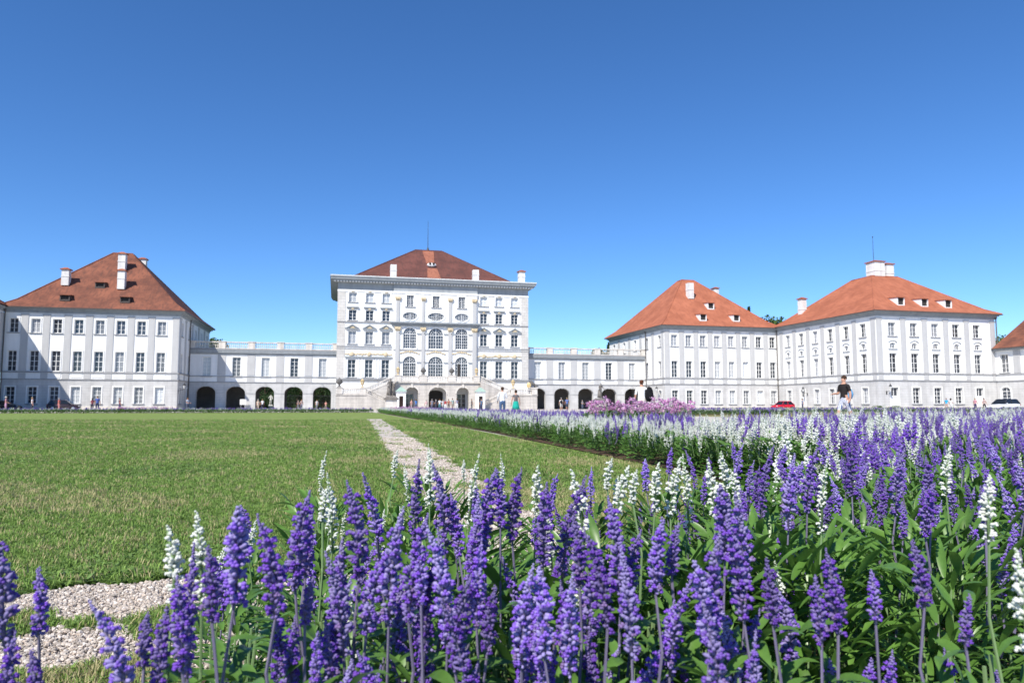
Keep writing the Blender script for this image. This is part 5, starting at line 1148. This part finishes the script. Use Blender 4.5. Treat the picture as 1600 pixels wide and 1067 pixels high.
# spikes that stand out in the photograph: place in the row, height, kind, spike form
NEAR = [ # u, v, z, kind, spike, others
 (18,822,.615,'p',4,2),(66,893,.56,'p',3,1),(372,795,.635,'p',1,1),(435,812,.625,'p',6,1),(465,775,.635,'p',0,2),(480,800,.61,'p',3,0),
 (277,828,.61,'w',2,0),(320,806,.615,'w',0,1),(300,868,.585,'p',2,1),(290,905,.57,'p',6,1),(335,862,.60,'p',3,0),(228,962,.53,'p',5,0),(252,960,.535,'p',3,0),(455,970,.50,'p',6,1),(478,905,.55,'p',5,0),
 (505,763,.62,'w',3,1),(522,744,.63,'w',1,0),(563,762,.645,'p',0,2),(597,744,.64,'p',2,1),(540,870,.57,'p',4,2),(648,724,.65,'p',2,1),(672,706,.66,'w',0,0),(698,728,.65,'p',4,1),(733,713,.655,'w',1,1),(757,740,.645,'p',0,1),
 (610,800,.62,'p',4,2),(640,815,.61,'p',0,1),(575,870,.565,'p',1,2),(700,830,.60,'p',4,1),(745,855,.585,'p',6,1),(762,918,.54,'p',3,0),(668,980,.48,'p',6,1),(712,905,.55,'p',0,2),
 (782,740,.645,'p',3,0),(800,738,.645,'p',6,1),(838,728,.65,'w',2,1),(848,758,.635,'p',0,1),(877,748,.64,'p',2,1),(910,738,.645,'w',0,1),(905,810,.61,'p',3,1),(968,788,.62,'p',0,2),(948,835,.60,'p',6,1),
 (815,880,.57,'p',4,1),(850,900,.56,'p',1,1),(890,895,.56,'p',4,1),(985,868,.58,'p',4,2),(1022,815,.61,'p',3,0),(1048,822,.60,'p',5,0),(1108,832,.60,'p',4,2),(1040,940,.51,'p',0,2),(1105,880,.57,'p',1,1),(1140,945,.50,'p',4,1),(1158,815,.61,'p',0,1),
 (948,720,.65,'w',3,0),(965,730,.645,'w',2,0),(988,738,.64,'w',3,0),(1022,725,.65,'w',2,1),(1046,718,.655,'w',0,0),(1074,714,.655,'w',1,0),(1115,722,.65,'w',0,1),(1132,708,.66,'w',2,0),(1150,738,.64,'w',3,0),
 (1186,702,.66,'p',2,1),(1228,715,.655,'p',4,2),(1258,706,.66,'p',0,1),(1130,760,.635,'p',1,1),(1162,770,.63,'p',4,1),(1205,880,.565,'p',3,1),(1280,905,.55,'p',3,0),(1305,862,.58,'p',6,1),(1365,898,.555,'p',5,0),(1440,850,.59,'p',3,1),(1328,695,.66,'p',0,1),(1395,705,.655,'p',4,2),(1450,720,.65,'p',0,2),
 (1500,662,.69,'p',2,1),(1540,748,.655,'w',2,0),(1598,870,.60,'w',0,1),(1280,720,.65,'w',1,0),(1475,700,.66,'w',0,0),(1385,1018,.45,'p',6,0),(1350,1035,.43,'p',3,0),(1485,1030,.44,'p',6,0),(60,1020,.49,'p',3,0),(15,1005,.50,'p',6,1),(1505,935,.53,'p',5,0),
]
special = {(18,822): 'violet salvia plant standing alone at the left edge of the photo', (1540,748): 'tall single white salvia rising from leaves near the right edge', (372,795): 'broad violet salvia in front of the gravel path corner', (672,706): 'white salvia standing in front of the narrow gravel path', (277,828): 'short leftmost white salvia in front of the lawn', (1598,870): 'white salvia cut by the right edge of the photo'}
zone = lambda u, v: 'with its tip against the lawn' if u < 600 and v < 860 else 'with its tip against the gravel path' if 600 <= u < 770 and v < 790 else 'with its tip against the grass strip' if 770 <= u < 1180 and v < 800 else 'with its tip against the beds beyond' if u >= 1180 and v < 770 else 'low among leaves and other spikes'
ORD = 'first second third fourth fifth sixth seventh eighth ninth tenth eleventh twelfth thirteenth fourteenth fifteenth sixteenth seventeenth eighteenth nineteenth twentieth'.split()
zl = {}
for q in sorted(NEAR): zl.setdefault((q[3], zone(q[0], q[1])), []).append(q[:2])
def near_label(u, v, kd):
    z = zone(u, v); L = zl[(kd, z)]; i = L.index((u, v)); a = ORD[i] if i < 20 else ORD[len(L)-1-i] if len(L)-1-i < 20 else None
    if a is None: return None
    return '%s salvia %s, %s from the %s' % ('white' if kd == 'w' else 'violet', z, a, 'left' if i < 20 else 'right')
taken = []
for i, (u, v, z, kd, mi, ot) in enumerate(NEAR):
    x, y = tip_at(u, v, z); taken.append((x, y)); salvia(x, y, z, kd, mi, (0 if 200 < u < 345 else min(2, ot+1) if 470 < u < 1150 and v > 735 and kd == 'p' else ot), special.get((u, v)) or near_label(u, v, kd), detailed=(math.hypot(x, y) < 1.3), seed=i+1, fh=(.13 if 200 < u < 300 else .24 if u < 345 else max(.16, z-.19)), scale=((1.14 if v < 850 else 1.0) if kd == 'p' else 1.08))
def free(x, y, d): return all((x-a)**2+(y-b_)**2 > d*d for a, b_ in taken)
def cam_uv(x, y, z):
    r_ = x*math.cos(YAW)-y*math.sin(YAW); w_ = x*math.sin(YAW)+y*math.cos(YAW); zz = z-CAM_H; d = w_*math.cos(PITCH)+zz*math.sin(PITCH)
    if d < .1: return None
    return 800+FPX*r_/d, 533.5-FPX*(-w_*math.sin(PITCH)+zz*math.cos(PITCH))/d, d
# the rest of the near bed: lower plants between them, few flowers close to the camera on the right
rr_ = random.Random(5); fill = 0
cand = []
for _ in range(6000):
    x, y = rr_.uniform(-.7,6.5), rr_.uniform(.35,5.5)
    if y > 2.25 and not (x > 1.7 and y < 2.2+.85*(x-1.6)): continue
    c = cam_uv(x, y, .45)
    if c is None or not (-60 < c[0] < 1680) or c[2] < .62: continue
    if c[0] < 300 and c[2] < 2.2 and not (c[0] < 60): 
        if not (c[0] > 235): continue
    if c[0] < 345: continue
    cand.append((c[2], x, y, c[0]))
cand.sort()
for d, x, y, u in cand:
    if fill >= 240: break
    gap = .14 if d < 1.6 else .17
    if not free(x, y, gap): continue
    taken.append((x, y)); fill += 1
    if d < 1.25: tipz, ot, main_ = rr_.uniform(.30,.46), 0, rr_.choice((3,5,6))
    elif d < 2.7 and u > 1120: tipz, ot, main_ = rr_.uniform(.56,.655), 3, None
    elif d < 2.0: tipz, ot, main_ = rr_.uniform(.42,.54), rr_.choice((0,1)), None
    else: tipz, ot, main_ = rr_.uniform(.54,.63), rr_.choice((2,3)), None
    kd = 'w' if rr_.random() < (.10 if u < 480 else .05 if d < 2 else .22) else 'p'
    salvia(x, y, tipz, kd, None if kd == 'w' else main_, ot, None, detailed=(d < 1.5 and fill < 40), seed=1000+fill, fh=(max(.30, tipz-.04) if d < 1.25 else max(.3, tipz-.16)))

# ------------------------------------------------------------------ beds further off
SPF = [spike_mesh(70+i, L, W, False, .08, 1) for i, (L, W) in enumerate(((.16,.020),(.13,.021),(.19,.019)))]
SWF = [spike_mesh(80+i, L, W, True, .12, 1) for i, (L, W) in enumerate(((.15,.019),(.12,.020),(.18,.018)))]
FOF = [foliage_mesh(300+i, .36, 120, 1, .18) for i in range(3)]
def far_plant(seed, white, n=7):
    r = random.Random(seed); b = MB(); fo = FOF[seed % 3]; S = SWF if white else SPF
    mats = [M['leaf_far'], M['stalk_green']]+([M['stalk_green'], M['wbud'], M['wpetal']] if white else [M['stalk'], M['bud'], M['petal']])
    b.v += [tuple(v.co) for v in fo.vertices]
    for f in fo.polygons: b.f.append(tuple(f.vertices)); b.m.append(f.material_index)
    for k in range(n):
        me = S[r.randrange(3)]; a = r.uniform(0,6.28); q = r.uniform(.02,.13); Mx = Matrix.LocRotScale(Vector((q*math.cos(a),q*math.sin(a),r.uniform(.24,.44))), Euler((r.uniform(-.12,.12),r.uniform(-.12,.12),r.uniform(0,6))), Vector((r.uniform(.85,1.1),)*3)); kk = len(b.v)
        b.v += [tuple(Mx @ v.co) for v in me.vertices]
        for f in me.polygons: b.f.append(tuple(kk+i for i in f.vertices)); b.m.append(min(4, 2+f.material_index))
        p = Mx.translation; b.tube([(p.x*.6,p.y*.6,.2),tuple(p)], .003, 4, 2, False)
    return b.mesh('bed_plant', mats)
def pink_plant(seed):
    r = random.Random(seed); b = MB(); fo = FOF[seed % 3]
    b.v += [(v.co.x*1.3, v.co.y*1.3, v.co.z*1.4) for v in fo.vertices]
    for f in fo.polygons: b.f.append(tuple(f.vertices)); b.m.append(f.material_index)
    for k in range(6):
        a = r.uniform(0,6.28); q = r.uniform(.04,.2); h = r.uniform(.58,.86); c = Vector((q*math.cos(a), q*math.sin(a), h)); b.tube([(c.x*.4,c.y*.4,.2),tuple(c)], .004, 4, 1, False)
        for i in range(26):
            d = Vector((r.gauss(0,1), r.gauss(0,1), r.gauss(0,.7))).normalized(); p = c+d*r.uniform(.03,.075); e = d.orthogonal().normalized(); f = d.cross(e); s = r.uniform(.012,.022); b.poly([p-e*s, p+f*s, p+e*s, p-f*s], 2 if r.random() < .6 else 3)
    return b.mesh('pink_plant', [M['leaf_far'], M['stalk_green'], M['pink'], M['pink_pale']])
FV = [source('violet_pattern', far_plant(i, False)) for i in range(4)]; FW = [source('white_pattern', far_plant(10+i, True)) for i in range(4)]; FP = [source('pink_pattern', pink_plant(20+i)) for i in range(3)]
def in_poly(x, y, P):
    c = False; n = len(P)
    for i in range(n):
        (x1,y1),(x2,y2) = P[i], P[(i+1) % n]
        if (y1 > y) != (y2 > y) and x < (x2-x1)*(y-y1)/(y2-y1)+x1: c = not c
    return c
def avenue(x, y):                                   # the strip that stays open gravel between bed and dry lawn
    q = cam_uv(x, y, .0); return q is not None and y < 50 and ((1078 < q[0] < 1322 and q[2] > 11.5) or (q[0] >= 1322 and q[2] > 13.5+(q[0]-1322)*.03))
def bed(gen, n, gap0, white_of, zf=1.0):
    V, Wt = [], []; g = {}
    for _ in range(n):
        x, y = gen(); d = math.hypot(x, y); gap = gap0*(1+d*.004); key = (int(x/gap), int(y/gap))
        if key in g: continue
        if avenue(x, y): continue
        g[key] = 1; (Wt if rng.random() < white_of(x, y) else V).append((x, y, .01))
    return V, Wt
def emit(name, pts, src, label, s0=.85, s1=1.15):
    if not pts: return
    n = len(pts); rot = np.zeros((n,3)); rot[:,2] = rng.uniform(0,6.28,n); scatter(name, pts, rot, rng.uniform(s0,s1,n), src, label, 'flowers')
# right hand corner bed
def g_corner():
    while True:
        x, y = rng.uniform(1.7,18), rng.uniform(1.6,16)
        if y < 2.2 and x < 6.2: continue
        if not (in_poly(x, y, BEDS['corner']) or in_poly(x, y, BEDS['near'])): continue
        if x < 6.6 and y < 5.6 and not free(x, y, .15): continue
        return x, y
V, Wt = bed(g_corner, 15000, .21, lambda x, y: .62 if (x < 5.6 and y > 4.2) else (.52 if math.sin(x*1.7)+math.sin(y*1.9+x) > 0 else .22))
emit('violet_salvia_bed', V, FV, 'violet salvia filling the corner bed beyond the nearest plants', .80, 1.16); emit('white_salvia_bed', Wt, FW, 'white salvia filling the corner bed beyond the nearest plants', .85, 1.26)
def g_mid():
    while True:
        y = 5.4+73*rng.random()**1.6; x = rng.uniform(3.75,10.4)
        if x > 8.0 and y > 24: continue
        if in_poly(x, y, BEDS['mid']): return x, y
V, Wt = bed(g_mid, 16000, .27, lambda x, y: (.95 if math.sin(y*.55)+math.sin(y*1.3+x) > -1.1 else .6) if x < 5.4+.012*y else .34)
hole = lambda p: ((p[0]-7.3)/1.15)**2+((p[1]-16.8)/1.7)**2 < 1
emit('violet_salvia_bed', [p for p in V if not hole(p)], FV, 'violet salvia band behind the white rows of the long bed', .85, 1.05); emit('white_salvia_bed', [p for p in Wt if not hole(p)], FW, 'white salvia rows along the lawn edge of the long bed', .84, 1.04)
pk = [(7.3+1.15*q*math.cos(a), 16.8+1.7*q*math.sin(a), .01) for q, a in [(math.sqrt(rng.random()), rng.uniform(0,6.283)) for _ in range(56)]]
emit('pink_flower_clump', pk, FP, 'tall pink flowers clumped in front of the man in white', .85, 1.12)
pk = [(rng.uniform(4.6,7.6), rng.uniform(55,66), .01) for _ in range(90)]+[(rng.uniform(-44,-34), rng.uniform(82,84), .0) for _ in range(60)]+[(rng.uniform(-22,-17), rng.uniform(82,84), .0) for _ in range(50)]
emit('pink_flower_clump', pk, FP, 'small pink flower patches along the far bands', .6, .8)
V, Wt = bed(lambda: (rng.uniform(-66,4), rng.uniform(81.4,84.9)), 5200, .30, lambda x, y: .5)
emit('violet_salvia_band', V, FV, 'violet flowers of the long band at the end of the lawn', .75, 1.0); emit('white_salvia_band', Wt, FW, 'white flowers of the long band at the end of the lawn', .75, 1.0)
V, Wt = bed(lambda: (rng.uniform(20.5,36.8), rng.uniform(53,57.4)), 2600, .27, lambda x, y: .35)
emit('violet_salvia_bed', V, FV, 'violet flowers of the bed on the dry lawn', .85, 1.1); emit('white_salvia_bed', Wt, FW, 'white flowers of the bed on the dry lawn', .85, 1.1)
V, Wt = bed(lambda: (rng.uniform(38,84), rng.uniform(60,63)), 3600, .30, lambda x, y: .45)
emit('violet_salvia_band', V, FV, 'violet flowers of the band before the projecting wing', .85, 1.1); emit('white_salvia_band', Wt, FW, 'white flowers of the band before the projecting wing', .85, 1.1)
for (xa, xb, ya, yb, h, lab) in ((37.5,86,66.5,67.6,.55,'low clipped hedge before the projecting wing'), (-66,3.5,80.2,80.9,.28,'low green edging in front of the long far band')):
    b = MB()
    for _ in range(int((xb-xa)*90)):
        p = Vector((rng.uniform(xa,xb), rng.uniform(ya,yb), h*rng.random()**.6)); a = Vector(rng.normal(size=3)).normalized(); e = a.orthogonal().normalized(); f = a.cross(e); k = .06+.04*rng.random(); b.poly([p-e*k,p+f*k*.6,p+e*k,p-f*k*.6])
    tag(b.build('hedge', M['hedge']), lab, 'hedge')
for (u, d, r_, lab) in ((1063,84,.75,'rounded shrub below the orange roofed pavilion'), (1372,86,.6,'rounded shrub before the wing lantern'), (1398,86,.62,'rounded shrub before the first wing door')):
    o = empty('round_shrub', ground_at(u, d)); b = MB(); b.tube([(0,0,0),(0,0,r_*.5)], .05, 5); b.build('stem', M['bark'], o, loc=(0,0,0)); b = MB(); leaf_cloud(b, (0,0,r_*.65), (r_*1.6,r_,r_*.65), 500, .06); b.build('foliage', M['hedge'], o, loc=(0,0,0)); tag(o, lab, 'shrub')

# ------------------------------------------------------------------ gravel stones
def stone_mesh(seed):
    r = random.Random(seed); b = MB(); b.blob((0,0,0), (1,r.uniform(.6,.9),r.uniform(.4,.65)), nu=5, nv=4, jit=.22); k = r.uniform(.75,1.15)
    return b.mesh('stone', [STM[seed % 4]])
STM = [mat('gravel_stone', c, .9, .2, objvar=.3) for c in ((.50,.44,.38),(.58,.52,.46),(.38,.33,.28),(.48,.40,.33))]
GS = [source('gravel_pattern', stone_mesh(i)) for i in range(8)]
def on_path(x, y):
    if 2.30 < y < 3.40+.05*math.sin(x*6.)+.03*math.sin(x*17) and -4 < x < 1.75:
        weed = abs(y-2.80-.06*math.sin(x*5)) < .07+.06*math.sin(x*11+1)+.04*math.sin(x*29)
        return not (weed and x < .5 and rng.random() < .75)
    lo = lo_edge(y); hi = hi_edge(y)
    return y >= 3.3 and lo < x < hi
pts = []
for _ in range(150000):
    if rng.random() < .55: x, y = rng.uniform(-3.2,1.7), rng.uniform(2.3,3.5)
    else: y = 3.3+14*rng.random()**1.7; x = rng.uniform(.5,2.1)
    if on_path(x, y): pts.append((x, y, rng.uniform(-.003,.005)))
n = len(pts); rot = rng.uniform(-.5,.5,(n,3)); rot[:,2] = rng.uniform(0,6.28,n); sc_ = .0036+.0078*rng.random(n)**2.2; sc_ *= np.array([1+.05*max(0, p[1]-4) for p in pts])
scatter('gravel_stones', pts, rot, sc_, GS, 'loose pale gravel stones of the paths')
# ------------------------------------------------------------------ grass
def tuft_mesh(seed, h=.045, n=7, m=None):
    r = random.Random(seed); b = MB()
    for i in range(n):
        a = r.uniform(0,6.28); x, y = r.uniform(-.02,.02), r.uniform(-.02,.02); L = h*r.uniform(.6,1.25); lean_ = r.uniform(.2,1.1); w_ = r.uniform(.0011,.0019); dx, dy = math.cos(a), math.sin(a); px, py = -dy*w_, dx*w_
        p0 = (x,y,0); p1 = (x+dx*L*lean_*.35, y+dy*L*lean_*.35, L*.6); p2 = (x+dx*L*lean_*.9, y+dy*L*lean_*.9, L*(1-.3*lean_))
        b.poly([(p0[0]-px,p0[1]-py,0),(p0[0]+px,p0[1]+py,0),(p1[0]+px,p1[1]+py,p1[2]),(p1[0]-px,p1[1]-py,p1[2])]); b.poly([(p1[0]-px,p1[1]-py,p1[2]),(p1[0]+px,p1[1]+py,p1[2]),p2])
    return b.mesh('tuft', [m])
def weed_mesh(seed):
    r = random.Random(seed); b = MB()
    for i in range(9):
        a = r.uniform(0,6.28); L = r.uniform(.012,.028); w_ = L*.26; z = r.uniform(.005,.03); d = Vector((math.cos(a),math.sin(a),r.uniform(-.1,.5))); s = Vector((-d.y,d.x,0)); o_ = Vector((0,0,z*.3))
        b.poly([o_, o_+d*L*.5+s*w_, o_+d*L, o_+d*L*.5-s*w_])
    return b.mesh('weed', [M['weed']])
TG = [source('tuft_pattern', tuft_mesh(i, .028, 8, M['grass'])) for i in range(5)]+[source('tuft_pattern', tuft_mesh(9, .035, 5, M['grass_dry']))]+[source('weed_pattern', weed_mesh(i)) for i in range(3)]
pts, big = [], []
def is_lawn(x, y):
    if y < 2.33+.06*math.sin(x*7)+.04*math.sin(x*19): return x < -.45 and y > 1.2
    if y < 3.42+.06*math.sin(x*6.)+.04*math.sin(x*17) and x < 1.7:
        if x > -4: return abs(y-2.80-.06*math.sin(x*5)) < .09+.07*math.sin(x*11+1)+.05*math.sin(x*29) and x < .5
    lo = lo_edge(y); hi = hi_edge(y)
    if y < 42 and lo < x < hi: return rng.random() < (.45 if math.sin(x*9+math.sin(y*2.1)*3)+math.sin(y*3.3+x*4) > 1.25 else .02) or min(x-lo, hi-x) < .05*rng.random()
    return x < 3.6+.02*y and not (in_poly(x, y, BEDS['corner']))
for _ in range(330000):
    d = 1.4+36*rng.random()**2.2; lat = rng.uniform(-.78,.32)*d; x = lat*math.cos(YAW)+d*math.sin(YAW); y = -lat*math.sin(YAW)+d*math.cos(YAW)
    if is_lawn(x, y): pts.append((x, y, -.004)); big.append(1+.035*max(0, d-3)+(.5*rng.random() if abs(y-3.5) < .15 else 0))
n = len(pts); rot = rng.uniform(-.25,.25,(n,3)); rot[:,2] = rng.uniform(0,6.28,n); pick = rng.choice(9, n, p=[.15,.15,.15,.14,.13,.10,.06,.06,.06])
patch = np.array([math.sin(p[0]*1.7+math.sin(p[1]*.9)*2)+math.sin(p[1]*1.3+p[0]*.6) for p in pts]); pick = np.where((patch > 1.0) & (rng.random(n) < .28), 5, pick); pick = np.where((patch < -1.2) & (rng.random(n) < .5), 6+rng.integers(0,3,n), pick)
scatter('lawn_grass', pts, rot, np.array(big)*rng.uniform(.7,1.3,n), TG, 'short mown grass blades and weeds of the lawn', None, pick)
for u, v in ((370,712),(520,705),(150,735),(330,832)):          # taller grass tussocks in the lawn
    pass
